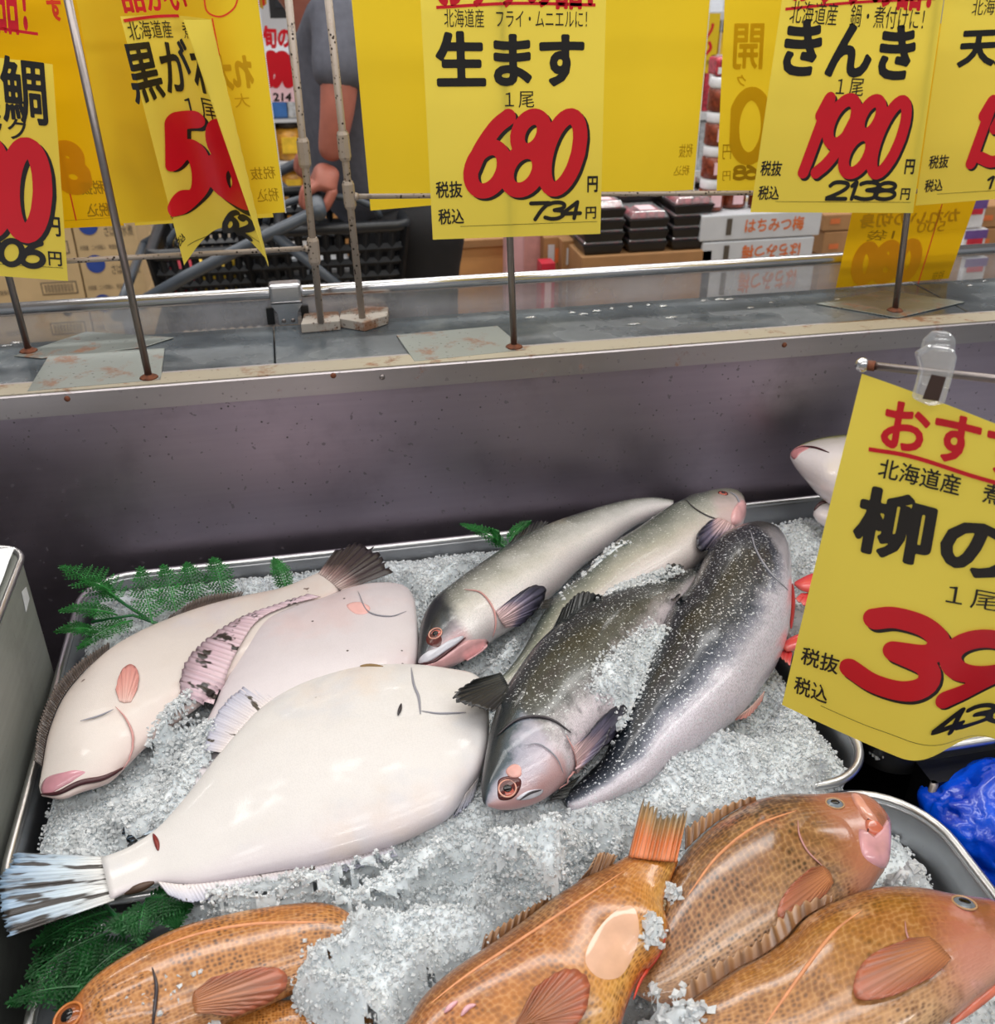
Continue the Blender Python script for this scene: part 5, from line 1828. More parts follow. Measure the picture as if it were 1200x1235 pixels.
s13 = Sheet('price_sign', 'large tilted yellow price sign reading 39 at the right, clipped to a rod', (943, 850), (1236, 976), (1040, 447), (1340, 486), .58, M['yellow'], GP, bend=wave, nu=60, nv=48, H=.302,
            py=PS, widen=1.42)
s13.text('headline', 'おすすめ品！', (1060, 540), (1404, 622), M['red'], .03, fine=True, tl=(1070, 480))
s13.rule('underline', [(1048, 541), (1100, 550), (1172, 573), (1240, 592)], 3.2, M['red'])
s13.text('origin_line', '北海道産　煮付けに！', (1058, 575), (1297, 634), M['ink'], .012, fine=True, tl=(1063, 551))
s13.text('product_name', '柳の舞', (1025, 662), (1325, 741), M['ink'], .036, fine=True, tl=(1040, 582))
s13.text('unit', '１尾', (1140, 727), (1203, 737), M['ink'], .0, fine=True, tl=(1144, 703))
s13.digits('price', '398', (1012, 820), (1330, 890), M['red'], r=.112, slant=.10, shadow=M['ink'], tl=(1038, 718), over=.12)
s13.text('before_tax', '税抜', (965, 799), (1010, 813), M['ink'], .016, fine=True, tl=(969, 778))
s13.text('with_tax', '税込', (957, 834), (997, 849), M['ink'], .016, fine=True, tl=(960, 813))
s13.digits('taxed_price', '430', (1122, 894), (1234, 882), M['ink'], r=.10, slant=.2, tl=(1130, 858))
s13.rule('rule_line', [(990, 850), (1040, 872), (1100, 894), (1150, 893), (1200, 890)], .5, M['ink'])


# ------------------------------------------------------------------ sign stands
def stand(label, px_base, top_px, z0, Y_top, plate, mat=M['plate'], r=.0042, cross=None):
    b = PZ(*px_base, z0)
    f = PY(*top_px, Y_top)
    t = thing('sign_stand', label, 'sign stand', (b.x, b.y, z0), 'steel rod sign stands on the ledge')
    P = [PZ(x, y, z0 + .0006) for x, y in plate]
    MB().prism(P, (0, 0, .0014)).build('base_plate', mat, t, bevel=.0005)
    d = (f - b)
    top = b + d * ((1.47 - z0) / d.z)
    MB().tube([b + Vector((0, 0, .002)), top], r, 14).build('rod', M['rod'], t, smooth=True)
    MB().tube([b + Vector((0, 0, .002)), b + Vector((0, 0, .0035)), b + Vector((0, 0, .006))], [r * 2.6, r * 2.2, r * 1.1], 14).build('weld', M['rust'], t, smooth=True, label='rusty weld')
    if cross:
        MB().tube([top + Vector((cross[0], 0, 0)), top + Vector((cross[1], 0, 0))], r * .8, 10).build('cross_bar', M['rod'], t, smooth=True)
    return t


stand('chrome sign stand nearest the left, smudged white plate overhanging the ledge edge', (180, 457), (82, 0), ZL, PZ(180, 457, ZL).y, [(33, 473), (60, 428), (199, 421), (194, 459)], cross=(-.09, .12))
stand('sign stand at the far left behind another, rusty lozenge base plate', (35, 425), (11, 335), ZL, PZ(35, 425, ZL).y, [(17, 430), (104, 401), (210, 408), (172, 420), (50, 433)], cross=(-.10, .1))
stand('sign stand under the 680 sign with a rust stained plate', (620, 420), (615, 290), ZL, PZ(620, 420, ZL).y, [(478, 405), (600, 394), (634, 423), (500, 437)], cross=(-.1, .1))
stand('sign stand under the 1980 sign with a grey lozenge plate', (1079, 376), (1094, 258), ZL, PZ(1079, 376, ZL).y, [(984, 367), (1066, 351), (1164, 365), (1083, 384)], cross=(-.1, .1))


def pole(label, base_px, top_px, Yp, block, clamps, bar_px, bar_z_off=0):
    b = PZ(*base_px, ZL + .012)
    f = PY(*top_px, b.y)
    t = thing('sign_pole', label, 'sign pole', (b.x, b.y, ZL), 'corroded sign poles on block feet')
    P = [PZ(x, y, ZL + .0004) for x, y in block]
    MB().prism(P, (0, 0, .0125)).build('block_foot', M['block'], t, bevel=.001)
    d = f - b
    top = b + d * ((1.48 - b.z) / d.z)
    mid = None
    MB().tube([b, top], .0045, 12).build('post', M['pole'], t, smooth=True)
    for y in clamps:
        yy = (y - base_px[1]) / (top_px[1] - base_px[1])
        lo, hi = 0.0, 1.0
        best = min((abs(proj(b + d * k / 200)[1] - y), k) for k in range(240))[1]
        c = b + d * best / 200
        dn = d.normalized()
        MB().tube([c - dn * .017, c - dn * .013, c + dn * .013, c + dn * .017], [.0058, .0075, .0075, .0058], 8).build('clamp', M['pole'], t, label='speckled clamp')
    # cross bar
    best = min((abs(proj(b + d * k / 200)[1] - bar_px[0][1]), k) for k in range(240))[1]
    c = b + d * best / 200
    e = PY(bar_px[1][0], bar_px[1][1], b.y)
    MB().tube([c, e], .0032, 10).build('cross_bar', M['pole'], t, smooth=True)
    MB().tube([top, top + (e - c)], .0032, 10).build('top_bar', M['pole'], t, smooth=True)
    dd = (e - c).normalized()
    MB().tube([c + dd * .006, c + dd * .011], [.0055, .004], 10).build('joint', M['pole'], t, smooth=True)
    return t


pole('corroded pole on a rusty block with its bar running left', (387, 389), (348, 0), 1.288, [(364, 402), (368, 388), (409, 386), (411, 398)], [184, 302], [(375, 300), (-250, 332)])
pole('corroded pole on a speckled block with its bar running right', (437, 384), (396, 0), 1.29, [(410, 395), (412, 386), (440, 379), (469, 381), (468, 391), (440, 400)], [176, 236], [(430, 237), (1400, 228)])

# clip and rod that hold the tilted sign
zc = PS(1040, 440, .003)
ze = PS(1640, 504, .003)
st = thing('sign_rod', 'horizontal chrome rod with ball end above the tilted sign', 'rod', (ze.x, ze.y, .66))
MB().tube([zc, ze], .0028, 14).build('rod', M['rod'], st, smooth=True)
MB().ball(zc, .005).build('ball_end', M['chrome'], st, smooth=True)
MB().tube([ze + Vector((0, .001, 0)), Vector((ze.x, ze.y + .001, .66))], .004, 12).build('post', M['rod'], st, smooth=True)
MB().tube([Vector((ze.x, ze.y, .661)), Vector((ze.x, ze.y, .667))], .05, 28).build('base', M['plate'], st, smooth=False)
mm = zc + (ze - zc) * .06
MB().tube([zc + (ze - zc) * .012, zc + (ze - zc) * .03], .0036, 10).build('rust_ring', M['rust'], st, smooth=True)
cl = thing('sign_clip', 'clear plastic clip gripping the tilted sign on its rod', 'clip', PS(1130, 450))
P = [PS(x, y, -.012) for x, y in ((1107, 428), (1124, 418), (1150, 421), (1156, 430), (1152, 448), (1140, 488), (1122, 491), (1104, 483), (1113, 448))]
MB().prism(P, (0, .006, 0)).build('front_jaw', M['clearplastic'], cl, bevel=.0015)
P = [PS(x, y, .008) for x, y in ((1110, 440), (1118, 412), (1130, 401), (1148, 402), (1154, 410), (1153, 440), (1146, 470), (1114, 466))]
MB().prism(P, (0, .006, 0)).build('rear_jaw', M['clearplastic'], cl, bevel=.0015)
P = [PS(x, y, -.0128) for x, y in ((1124, 452), (1141, 455), (1132, 484), (1113, 481))]
MB().prism(P, (0, .0006, 0)).build('magnet_strip', M['brownstrip'], cl, label='dark strip')
for y in (409, 416, 423):
    a, c = PS(1126, y, .0075), PS(1146, y + 1, .0075)
    MB().tube([a, c], .0009, 6).build('grip_ridge', M['clearplastic'], cl, smooth=True)

# ------------------------------------------------------------------ shop behind the case
M['card'] = plain('cardboard', (196, 170, 128), .7, var=.04, vscale=20)
M['card2'] = plain('brown_cardboard', (172, 128, 84), .7, var=.05, vscale=20)
M['card_orange'] = plain('orange_cardboard', (214, 158, 98), .6, var=.04, vscale=20)
M['whitebox'] = plain('white_carton', (206, 210, 216), .6, var=.03, vscale=20)
M['orange_ink'] = plain('orange_ink', (222, 120, 66), .5)
M['blue_ink'] = plain('blue_ink', (40, 70, 150), .5)
M['grey_ink'] = plain('grey_ink', (92, 84, 74), .5)
M['pinkpanel'] = plain('pink_panel', (216, 168, 172), .5, var=.05)
M['redpanel'] = plain('red_panel', (206, 44, 66), .4)
M['dark'] = plain('dark_grey_plastic', (34, 37, 42), .4, var=.1)
M['tubegrey'] = plain('cart_grey', (74, 82, 92), .35, var=.05)
M['shelfw'] = plain('shelf_white', (196, 200, 206), .45, var=.03)
M['jarcap'] = plain('jar_cap_white', (226, 228, 232), .4)
M['amber'] = plain('jar_amber', (196, 140, 48), .3, var=.2, vscale=60)
M['plum'] = plain('jar_plum', (132, 62, 40), .25, var=.3, vscale=80)
M['redfood'] = plain('pickled_plum_red', (186, 60, 74), .25, var=.3, vscale=90)
M['blacktray'] = plain('black_food_tray', (22, 20, 22), .3)
M['pack_yellow'] = plain('pack_yellow', (236, 196, 60), .4, var=.1)
M['pack_blue'] = plain('pack_blue', (60, 110, 176), .4, var=.1)
M['pack_lilac'] = plain('pack_lilac', (110, 80, 150), .4, var=.1)
M['pink_paper'] = plain('pink_paper', (246, 206, 214), .6, var=.03)
M['green_paper'] = plain('lime_paper', (176, 182, 84), .6, var=.04)
M['silverfilm'] = plain('silver_film', (206, 214, 222), .2, metal=.3, var=.2, vscale=80)


def front_print(parent, name, x0, x1, z0, z1, Y, mat, lift=.001):
    return MB().box(x0, Y - lift - .0006, z0, x1, Y - lift, z1).build(name, mat, parent)


def flat_text(parent, name, body, x0, x1, z0, z1, Y, mat, bold=.02, flip=False):
    V, F = glyphs(body, bold, 0, False)
    W = [(x0 + (x1 - x0) * ((1 - x) if flip else x), Y - .0015, z0 + (z1 - z0) * ((1 - y) if flip else y)) for x, y in V]
    return mesh(name, W, F, mat, parent, smooth=False)


def carton(label, x0, x1, z0, z1, Y, dep, mat, group, name='carton', cat='carton'):
    t = thing(name, label, cat, ((x0 + x1) / 2, Y + dep / 2, z0), group)
    MB().box(x0, Y, z0, x1, Y + dep, z1).build('box', mat, t, bevel=.003)
    MB().box(x0 + .004, Y + dep / 2 - .022, z1 - .0002, x1 - .004, Y + dep / 2 + .022, z1 + .0008).build('tape', M['card'], t)
    return t


def span(x0, y0, x1, y1, Y):
    """x range and z range on the plane Y that the given corners of the photograph lie on"""
    a, c = PY(x0, y1, Y), PY(x1, y1, Y)
    d = PY((x0 + x1) / 2, y0, Y)
    e = PY((x0 + x1) / 2, y1, Y)
    return a.x, c.x, e.z, d.z


# beige cartons at left, three and more rows high in two columns
YC = 3.0
zr = [PY(100, y, YC).z for y in (410, 362, 314, 267, 219, 171)]
xc = [PY(x, 340, YC).x for x in (-60, 100, 176)]
rows = ['lowest row', 'second row from below', 'third row from below', 'fourth row from below', 'topmost row']
for r_ in range(5):
    for c_ in range(2):
        t = carton('beige carton, %s, %s column of the stack at left' % (rows[r_], ('left', 'right')[c_]), xc[c_] + .002, xc[c_ + 1] - .002, zr[r_] + .001, zr[r_ + 1] - .002, YC, .34, M['card'], 'beige cartons stacked at the left')
        x0, x1, z0, z1 = xc[c_], xc[c_ + 1], zr[r_], zr[r_ + 1]
        if c_ == 0:
            fr = front_print(t, 'barcode_frame', x1 - .115, x1 - .018, z0 + .022, z0 + .058, YC, M['grey_ink'])
            MB().box(x1 - .112, YC - .0024, z0 + .025, x1 - .021, YC - .0018, z0 + .055).build('barcode_field', M['card'], t)
            mb = MB()
            for k in range(26):
                xx = x1 - .105 + k * .003
                mb.box(xx, YC - .003, z0 + .028, xx + (.0008 if k % 3 else .0018), YC - .0025, z0 + .052)
            mb.build('barcode', M['grey_ink'], t)
            MB().tube([(x1 - .06, YC - .0012, z1 - .03), (x1 - .06, YC - .0018, z1 - .03)], .014, 16).build('round_mark', M['grey_ink'], t)
        else:
            MB().tube([(x0 + .045, YC - .001, z1 - .012), (x0 + .045, YC - .0017, z1 - .012)], .026, 24).build('blue_oval', M['blue_ink'], t)
            flat_text(t, 'writing', 'さばの水煮', x0 + .085, x1 - .01, z1 - .045, z1 - .015, YC, M['grey_ink'], .01)
        flat_text(t, 'small_print', '内容量　二十四個入　常温保存', x0 + .012, x0 + (.15 if c_ == 0 else .12), z0 + .028, z0 + .042, YC, M['grey_ink'], .0)
MB().box(-1.4, YC - .02, 0, xc[2] + .02, YC + .5, zr[0]).build('display_plinth', M['dark'], None)
tag(bpy.data.objects['display_plinth'], 'dark low plinth carrying the beige cartons', 'plinth')

# umeboshi trays on cartons
YU = 2.45
a0, a1, zc0, zc1 = span(697, 312, 857, 350, YU)
zt_ = PY(775, 306, YU).z
base_x0, base_x1 = PY(701, 330, YU).x, PY(857, 330, YU).x
cb = carton('wide brown carton under the black food trays', base_x0, base_x1, zt_ - .20, zt_, YU, .36, M['card2'], 'brown cartons in the middle')
t0 = thing('food_tray', 'proto', 'food tray', (0, 0, 0), 'black trays of red pickled plums')
fw_ = (base_x1 - base_x0) / 3
mb = MB()
mb.prism([(-fw_ * .40, -.05, 0), (fw_ * .40, -.05, 0), (fw_ * .47, -.056, .026), (-fw_ * .47, -.056, .026)], (0, .11, 0))
mb.build('tray', M['blacktray'], t0, bevel=.003)
fm = MB()
for i in range(4):
    for j in range(4):
        fm.ball((-fw_ * .30 + i * fw_ * .2, -.036 + j * .024, .028), .012, n=8, m=6)
fo_ = fm.build('plums', M['redfood'], t0, smooth=True)
fo_['kind'] = 'stuff'
ld = MB().prism([(-fw_ * .44, -.052, .027), (fw_ * .44, -.052, .027), (fw_ * .36, -.046, .043), (-fw_ * .36, -.046, .043)], (0, .104, 0)).build('lid', M['clearplastic'], t0, bevel=.003)
MB().box(-fw_ * .16, -.03, .0435, fw_ * .2, .02, .0442).build('label', M['pink_paper'], t0)
used = False
colw = ['left', 'middle', 'right']
roww = ['front', 'second', 'rear']
for i in range(3):
    for j in range(3):
        nlev = (4, 3, 4)[i] if j == 0 else (5, 4, 5)[(i + j) % 3]
        for k in range(nlev):
            lvl = 'top of' if k == nlev - 1 else ('bottom of' if k == 0 else '%s up in' % ('second', 'third', 'fourth')[k - 1])
            lab = 'black food tray of red plums, %s the %s %s stack' % (lvl, roww[j], colw[i])
            loc = (base_x0 + fw_ * (i + .5) + (j % 2) * .006, YU + .062 + j * .115, zt_ + .001 + k * .030)
            if not used:
                t0.location = loc
                t0['label'] = lab
                used = True
            else:
                copy_thing(t0, lab, loc)

# cartons left of the trays
for i, (xa, xb, ya, yb, Yd) in enumerate(((655, 676, 286, 330, 2.62), (677, 699, 290, 332, 2.58), (655, 676, 330, 380, 2.62), (677, 700, 332, 384, 2.58), (718, 744, 244, 330, 2.83), (690, 717, 244, 330, 2.83))):
    x0, x1, z0, z1 = span(xa, ya, xb, yb, Yd)
    if i >= 2: z0 = zt_ - .2 if i > 3 else min(z0, zt_ - .2)
    lab = ('brown carton beside the pink board, upper left of four', 'brown carton beside the plum tray carton, upper right of four', 'brown carton beside the pink board, lower left of four',
           'brown carton beside the plum tray carton, lower right of four', 'brown carton behind the plum trays, right one', 'brown carton behind the plum trays, left one')[i]
    t = carton(lab, x0, x1, z0, z1, Yd, .2, M['card2'], 'brown cartons in the middle')
    front_print(t, 'label', x0 + .012, x0 + .03, z0 + .03, z1 - .02, Yd, M['whitebox'])
    front_print(t, 'stamp', x1 - .018, x1 - .008, z0 + .03, z1 - .03, Yd, M['orange_ink'])
x0, x1, z0, z1 = span(610, 262, 654, 400, 2.66)
t = thing('display_board', 'pale pink display board standing behind the centre rod', 'board', ((x0 + x1) / 2, 2.66, 0))
MB().box(x0, 2.66, 0, x1, 2.70, z1).build('board', M['pinkpanel'], t)
front_print(t, 'stripe', x0 + .05, x1 - .005, 0.1, z1 - .02, 2.66, M['pinkline'])
x0, x1, z0, z1 = span(652, 318, 668, 376, 2.55)
t = thing('red_box', 'narrow red box between the pink board and the brown cartons', 'box', ((x0 + x1) / 2, 2.56, 0))
MB().box(x0, 2.55, 0, x1, 2.60, z1).build('box', M['redpanel'], t)
MB().box(x0 + .01, 2.548, .2, x1 - .01, 2.55, z1 - .03).build('band', M['pink_paper'], t)
x0, x1, z0, z1 = span(574, 296, 610, 400, 2.8)
t = thing('display_stand', 'plain orange tan stand right of the black trousers', 'stand', ((x0 + x1) / 2, 2.85, 0))
MB().box(x0 - .05, 2.8, 0, x1 + .04, 3.2, z1).build('body', M['card_orange'], t)
MB().box(x0 - .06, 2.79, z1, x1 + .05, 3.21, z1 + .02).build('top', M['card2'], t)

# white plum cartons with jars on top
YW = 2.45
GW = 'white cartons with orange writing'
x0, x1, z0, z1 = span(848, 258, 992, 287, YW)
zs = [PY(920, y, YW).z for y in (396, 359, 320, 288, 256)]
xl = PY(846, 270, YW).x
xr = PY(990, 270, YW).x
for k in range(4):
    t = carton('white carton with orange writing, %s of its stack of four' % ('lowest', 'second from below', 'third from below', 'topmost')[k], xl + (.0, .012, .01, 0)[k], xr - (.02, .0, .012, 0)[k], zs[k] + .001, zs[k + 1] - .002, YW, .30, M['whitebox'], GW)
    xm = xl + (xr - xl) * .36
    flat_text(t, 'writing', 'はちみつ梅', xm, xr - .05, zs[k] + .018, zs[k + 1] - .014, YW, M['orange_ink'], .025, flip=(k != 3))
    front_print(t, 'shipping_label', xl + .07, xl + .085, zs[k] + .015, zs[k + 1] - .012, YW, M['grey_ink'])
# left side cartons peep
j0 = thing('plum_jar', 'proto', 'jar', (0, 0, 0), 'plum jars beside the yellow sign')
MB().tube([(0, 0, 0), (0, 0, .004), (0, 0, .05), (0, 0, .056)], [.030, .034, .034, .028], 18).build('jar', M['plum'], j0, smooth=True)
MB().tube([(0, 0, .054), (0, 0, .058), (0, 0, .076), (0, 0, .08)], [.030, .033, .033, .030], 18).build('lid', M['jarcap'], j0, smooth=True)
MB().box(-.014, -.0352, .012, .014, -.033, .042).build('label', M['pink_paper'], j0)
used = False
zj = zs[4]
lv = ['bottom', 'second', 'third', 'fourth']
for i in range(5):
    for k in range(4 if i < 2 else 2):
        lab = 'plum jar with white lid on the white cartons, %s in the %s column' % (lv[k], ('first', 'second', 'third', 'fourth', 'fifth')[i])
        loc = (xl + .045 + i * .071, YW + .06 + .02 * (i % 2), zj + .001 + k * .081)
        if not used:
            j0.location = loc
            j0['label'] = lab
            used = True
        else:
            copy_thing(j0, lab, loc)
for i in range(3):
    p = PY(868, 118, YW)
    lab = 'red and white pickle pack %s the plum jars' % ('lying on top of', 'standing behind', 'leaning beside')[i]
    t = thing('pickle_pack', lab, 'pack', (xl + .05 + i * .075, YW + .07, zj + .327), 'pickle packs over the jars')
    c = t.location
    MB().box(c.x - .034, c.y - .03, c.z, c.x + .034, c.y + .03, c.z + .04).build('pack', M['redfood'], t, bevel=.006)
    MB().box(c.x - .03, c.y - .031, c.z + .005, c.x + .03, c.y - .0301, c.z + .02).build('label', M['jarcap'], t)

# brown cartons right
GZ = zs[0] - .002
for i, (xa, xb, ya, yb, Yd) in enumerate(((992, 1034, 258, 278, 2.62), (990, 1032, 279, 308, 2.62), (985, 1030, 309, 345, 2.62), (1176, 1290, 246, 272, 2.5), (1172, 1290, 273, 300, 2.5), (1168, 1290, 301, 340, 2.5))):
    x0, x1, z0, z1 = span(xa, ya, xb, yb, Yd)
    if i in (2, 5): z0 = GZ + .001
    lab = 'brown carton %s' % ('beside the white cartons, top', 'beside the white cartons, middle', 'beside the white cartons, bottom', 'at the right edge, top', 'at the right edge, middle', 'at the right edge, bottom')[i]
    t = carton(lab, x0, x1, z0, z1 - .001, Yd, .3, M['card2'], 'brown cartons at the right')
    front_print(t, 'stamp', x0 + .02, x0 + .05, z0 + .02, z0 + .035, Yd, M['orange_ink'])
for i, (ya, yb) in enumerate(((236, 272), (272, 306), (306, 340))):
    x0, x1, z0, z1 = span(1150, ya, 1176, yb, 2.5)
    t = thing('snack_pack', 'purple and white snack pack %s' % ('hanging topmost by the right cartons', 'second down by the right cartons', 'lowest by the right cartons')[i], 'pack', ((x0 + x1) / 2, 2.48, z0), 'purple packs by the right cartons')
    MB().box(x0, 2.47, z0, x1, 2.49, z1 - .004).build('pack', M['jarcap'], t, bevel=.003)
    MB().box(x0, 2.468, z1 - .03, x1, 2.4695, z1 - .006).build('header', M['pack_lilac'], t)
    MB().box(x0 + .01, 2.4675, z1 - .045, x1 - .01, 2.469, z1 - .03).build('patch', M['redpanel'], t)
MB().box(PY(654, 380, YU).x, YU + .0, 0, base_x1, YU + .62, zt_ - .201).build('pallet_base', M['card2'])
tag(bpy.data.objects['pallet_base'], 'plain brown carton base below the plum trays', 'base')
MB().box(max(xl - .02, base_x1 + .01), YW, 0, 2.6, YW + .5, GZ).build('gondola_base', M['shelfw'])
tag(bpy.data.objects['gondola_base'], 'pale display base below the white cartons', 'base')

# far shelving
YS = 4.2


def shelf_unit(label, xa, xb, zs_):
    t = thing('store_shelf', label, 'shelf', ((xa + xb) / 2, YS, 0), 'far store shelves')
    for z in zs_:
        MB().box(xa, YS, z - .03, xb, YS + .45, z).build('shelf_board', M['shelfw'], t)
    for x in (xa, xb):
        MB().box(x - .015, YS, 0, x + .015, YS + .45, zs_[-1] + .4).build('upright', M['shelfw'], t)
    MB().box(xa, YS + .44, 0, xb, YS + .46, zs_[-1] + .4).build('back_board', M['wallback'], t)
    return t


zz = [PY(370, y, YS).z for y in (290, 245, 195)]
shelf_unit('far white shelf of jars behind the person', PY(290, 200, YS).x, PY(470, 200, YS).x, zz)
jp = thing('honey_jar', 'proto', 'jar', (0, 0, 0), 'yellow jars on the far shelf')
MB().tube([(0, 0, 0), (0, 0, .01), (0, 0, .10), (0, 0, .12)], [.055, .062, .062, .045], 16).build('jar', M['amber'], jp, smooth=True)
MB().tube([(0, 0, .12), (0, 0, .145)], [.05, .05], 16).build('lid', plain('jar_cap_black', (40, 34, 30), .4), jp, smooth=True)
MB().box(-.03, -.064, .03, .03, -.060, .09).build('label', M['pack_yellow'], jp)
used = False
for r_, z in enumerate(zz):
    for i in range(4):
        x = PY(325 + i * 27, 200, YS).x
        lab = 'yellow labelled jar on the far shelf, %s row, %s from left' % (('bottom', 'middle', 'top')[r_], ('first', 'second', 'third', 'fourth')[i])
        loc = (x, YS + .08, z + .001)
        if not used:
            jp.location = loc; jp['label'] = lab; used = True
        else:
            copy_thing(jp, lab, loc)
for i, x in enumerate((335, 362, 388)):
    c = PY(x, 150, YS - .0)
    lab = ('pale blue pack hanging over the far jars, left', 'silver pack over the far jars, middle', 'silver pack over the far jars, right')[i]
    o = MB().box(c.x - .055, YS + .02, zz[-1] + .16, c.x + .055, YS + .1, zz[-1] + .30).build('foil_pack', M['pack_blue'] if i == 0 else M['silverfilm'], origin=(c.x, YS + .06, zz[-1] + .16), bevel=.01)
    tag(o, lab, 'pack', 'packs over the far jars')
MB().box(PY(320, 200, YS).x, YS + .02, zz[-1] + .146, PY(400, 200, YS).x, YS + .2, zz[-1] + .159).build('jar_board', M['shelfw'])
tag(bpy.data.objects['jar_board'], 'white board on top of the far jars', 'board')

# pink hand-lettered sign, green sheet, far dark frame
ps = Sheet('price_sign', 'pink hand lettered sign reading 198 hanging far behind between the poles', (326, 123), (362, 123), (312, 18), (376, 28), 2.9, M['pink_paper'], None, asp=1.35, cat='pink sign')
ps.text('headline', '旬の品', (318, 58), (370, 33), M['red'], .05)
ps.digits('price', '198', (320, 106), (366, 62), M['red'], r=.1, slant=.15)
ps.text('taxed_price', '214', (330, 122), (352, 112), M['ink'], .03)
ps.text('unit', 'g', (359, 107), (364, 98), M['ink'], .03)
gp = Sheet('paper_sheet', 'lime green paper sheet hanging beside the pink sign', (360, 134), (390, 132), (366, 24), (384, 40), 3.0, M['green_paper'], None, asp=2.2, cat='paper')
front_print(gp.root, 'tag', PY(367, 104, 2.99).x, PY(373, 98, 2.99).x, PY(370, 107, 2.99).z, PY(370, 98, 2.99).z, 2.998, plain('lime_tag', (186, 224, 120), .5))
x0, x1, z0, z1 = span(326, -40, 366, 22, 3.6)
t = thing('notice_frame', 'black framed notice high behind the pole', 'notice', ((x0 + x1) / 2, 3.6, z0))
MB().box(x0, 3.6, z0, x1, 3.63, z1).build('frame', M['dark'], t)
MB().box(x0 + .02, 3.596, z0 + .03, x1 - .02, 3.6, z1 - .03).build('panel', plain('slate_panel', (40, 46, 54), .3), t)
x0, x1, z0, z1 = span(374, 12, 390, 28, 3.6)
MB().box(x0, 3.6, z0, x1, 3.62, z1).build('pink_tag', M['redpanel'])
tag(bpy.data.objects['pink_tag'], 'small pink card beside the person', 'card')
x0, x1, z0, z1 = span(302, -60, 322, 14, 2.6)
t = thing('burst_tag', 'yellow starburst tag with red stripes above the pink sign', 'tag', ((x0 + x1) / 2, 2.6, z0))
cx, cz, rr_ = (x0 + x1) / 2, (z0 + z1) / 2, (z1 - z0) / 2
MB().prism([(cx + (rr_ if k % 2 else rr_ * .86) * math.cos(2 * math.pi * k / 36) * .5, 2.6, cz + (rr_ if k % 2 else rr_ * .86) * math.sin(2 * math.pi * k / 36)) for k in range(36)], (0, .004, 0)).build('star', M['pack_yellow'], t)
for k in range(3):
    MB().box(cx - .014 + k * .012, 2.598, cz - rr_ * .8, cx - .008 + k * .012, 2.5995, cz + rr_ * .4).build('stripe', M['redline'], t)

# red and white posters, blue boxes far left between the signs
GQ = 'posters between the left signs'
for i, (xa, xb, ya, yb, m, lab) in enumerate(((92, 112, -30, 26, 'redpanel', 'red poster, topmost between the left signs'), (98, 122, 30, 62, 'redpanel', 'red poster, second between the left signs'),
                                              (102, 126, 64, 112, 'redpanel', 'red poster, third between the left signs'), (104, 140, 112, 132, 'whitebox', 'white poster between the left signs'), (112, 142, 133, 147, 'redpanel', 'red strip lowest between the left signs'))):
    x0, x1, z0, z1 = span(xa, ya, xb + 8, yb, 3.05)
    t = thing('poster', lab, 'poster', ((x0 + x1) / 2, 3.05, z0), GQ)
    MB().box(x0, 3.05, z0, x1, 3.053, z1).build('sheet', M[m], t)
    MB().box(x0 + .02, 3.048, z0 + (z1 - z0) * .4, x1 - .02, 3.0495, z0 + (z1 - z0) * .6).build('band', M['jarcap'], t)
for i, (ya, yb) in enumerate(((148, 172), (173, 208), (209, 224))):
    x0, x1, z0, z1 = span(118, ya, 160, yb, 3.05)
    t = thing('product_box', 'white and blue box between the left signs, %s' % ('upper', 'middle', 'lower')[i], 'box', ((x0 + x1) / 2, 3.1, z0), 'white and blue boxes over the cartons')
    MB().box(x0, 3.05, z0, x1, 3.2, z1 - .002).build('box', M['whitebox'], t, bevel=.003)
    MB().box(x0 + .004, 3.048, z0 + .008, x1 - .004, 3.0495, z0 + (z1 - z0) * .45).build('band', M['pack_blue'], t)
    MB().box(x0 + .01, 3.0475, z0 + (z1 - z0) * .5, x0 + .05, 3.0485, z1 - .012).build('picture', M['plum'], t)

# shelf seen between the reverse signs right of the centre
x0, x1, _, _ = span(840, 0, 900, 20, YS)
zz2 = [PY(870, y, YS).z for y in (205, 135, 14, -60)]
shelf_unit('far white shelf seen between two yellow signs', x0 - .1, x1 + .35, zz2[:3])
for i in range(6):
    x = PY(846 + i * 13, 90, YS).x
    o = MB().box(x - .022, YS + .02, zz2[1] + .001, x + .022, YS + .14, zz2[1] + .30 - .04 * (i % 2)).build('snack_box', M[('pack_yellow', 'redfood', 'pack_yellow')[i % 3]], origin=(x, YS + .08, zz2[1]), bevel=.004)
    tag(o, 'tall snack box on the upper far shelf between signs, %s from left' % ('first', 'second', 'third', 'fourth', 'fifth', 'sixth')[i], 'box', 'snack boxes on the far shelf')
    o = MB().box(x - .022, YS + .02, zz2[0] + .001, x + .022, YS + .14, zz2[0] + .2).build('blue_pack', M[('pack_blue', 'silverfilm')[i % 2]], origin=(x, YS + .08, zz2[0]), bevel=.006)
    tag(o, 'blue or silver pack on the lower far shelf between signs, %s from left' % ('first', 'second', 'third', 'fourth', 'fifth', 'sixth')[i], 'pack', 'packs on the far shelf')
pt = Sheet('shelf_tag', 'small yellow shelf price tag between the reverse signs', (848, 88), (862, 88), (850, 28), (868, 30), 3.6, M['yellow_back'], None, H=.19, cat='price tag')
pt.rule('price_mark', [(852, 46), (858, 36), (860, 28)], 8, M['red'])
pt.rule('price_mark', [(851, 66), (857, 58), (855, 50)], 10, M['red'])
pt.text('yen', '円', (852, 80), (857, 73), M['ink'], .02)
M['string'] = plain('hanging_string', (200, 200, 200), .5)
MB().tube([pt.tl, Vector((pt.tl.x, pt.tl.y, 3.0))], .002, 5).build('string', M['string'], pt.root)
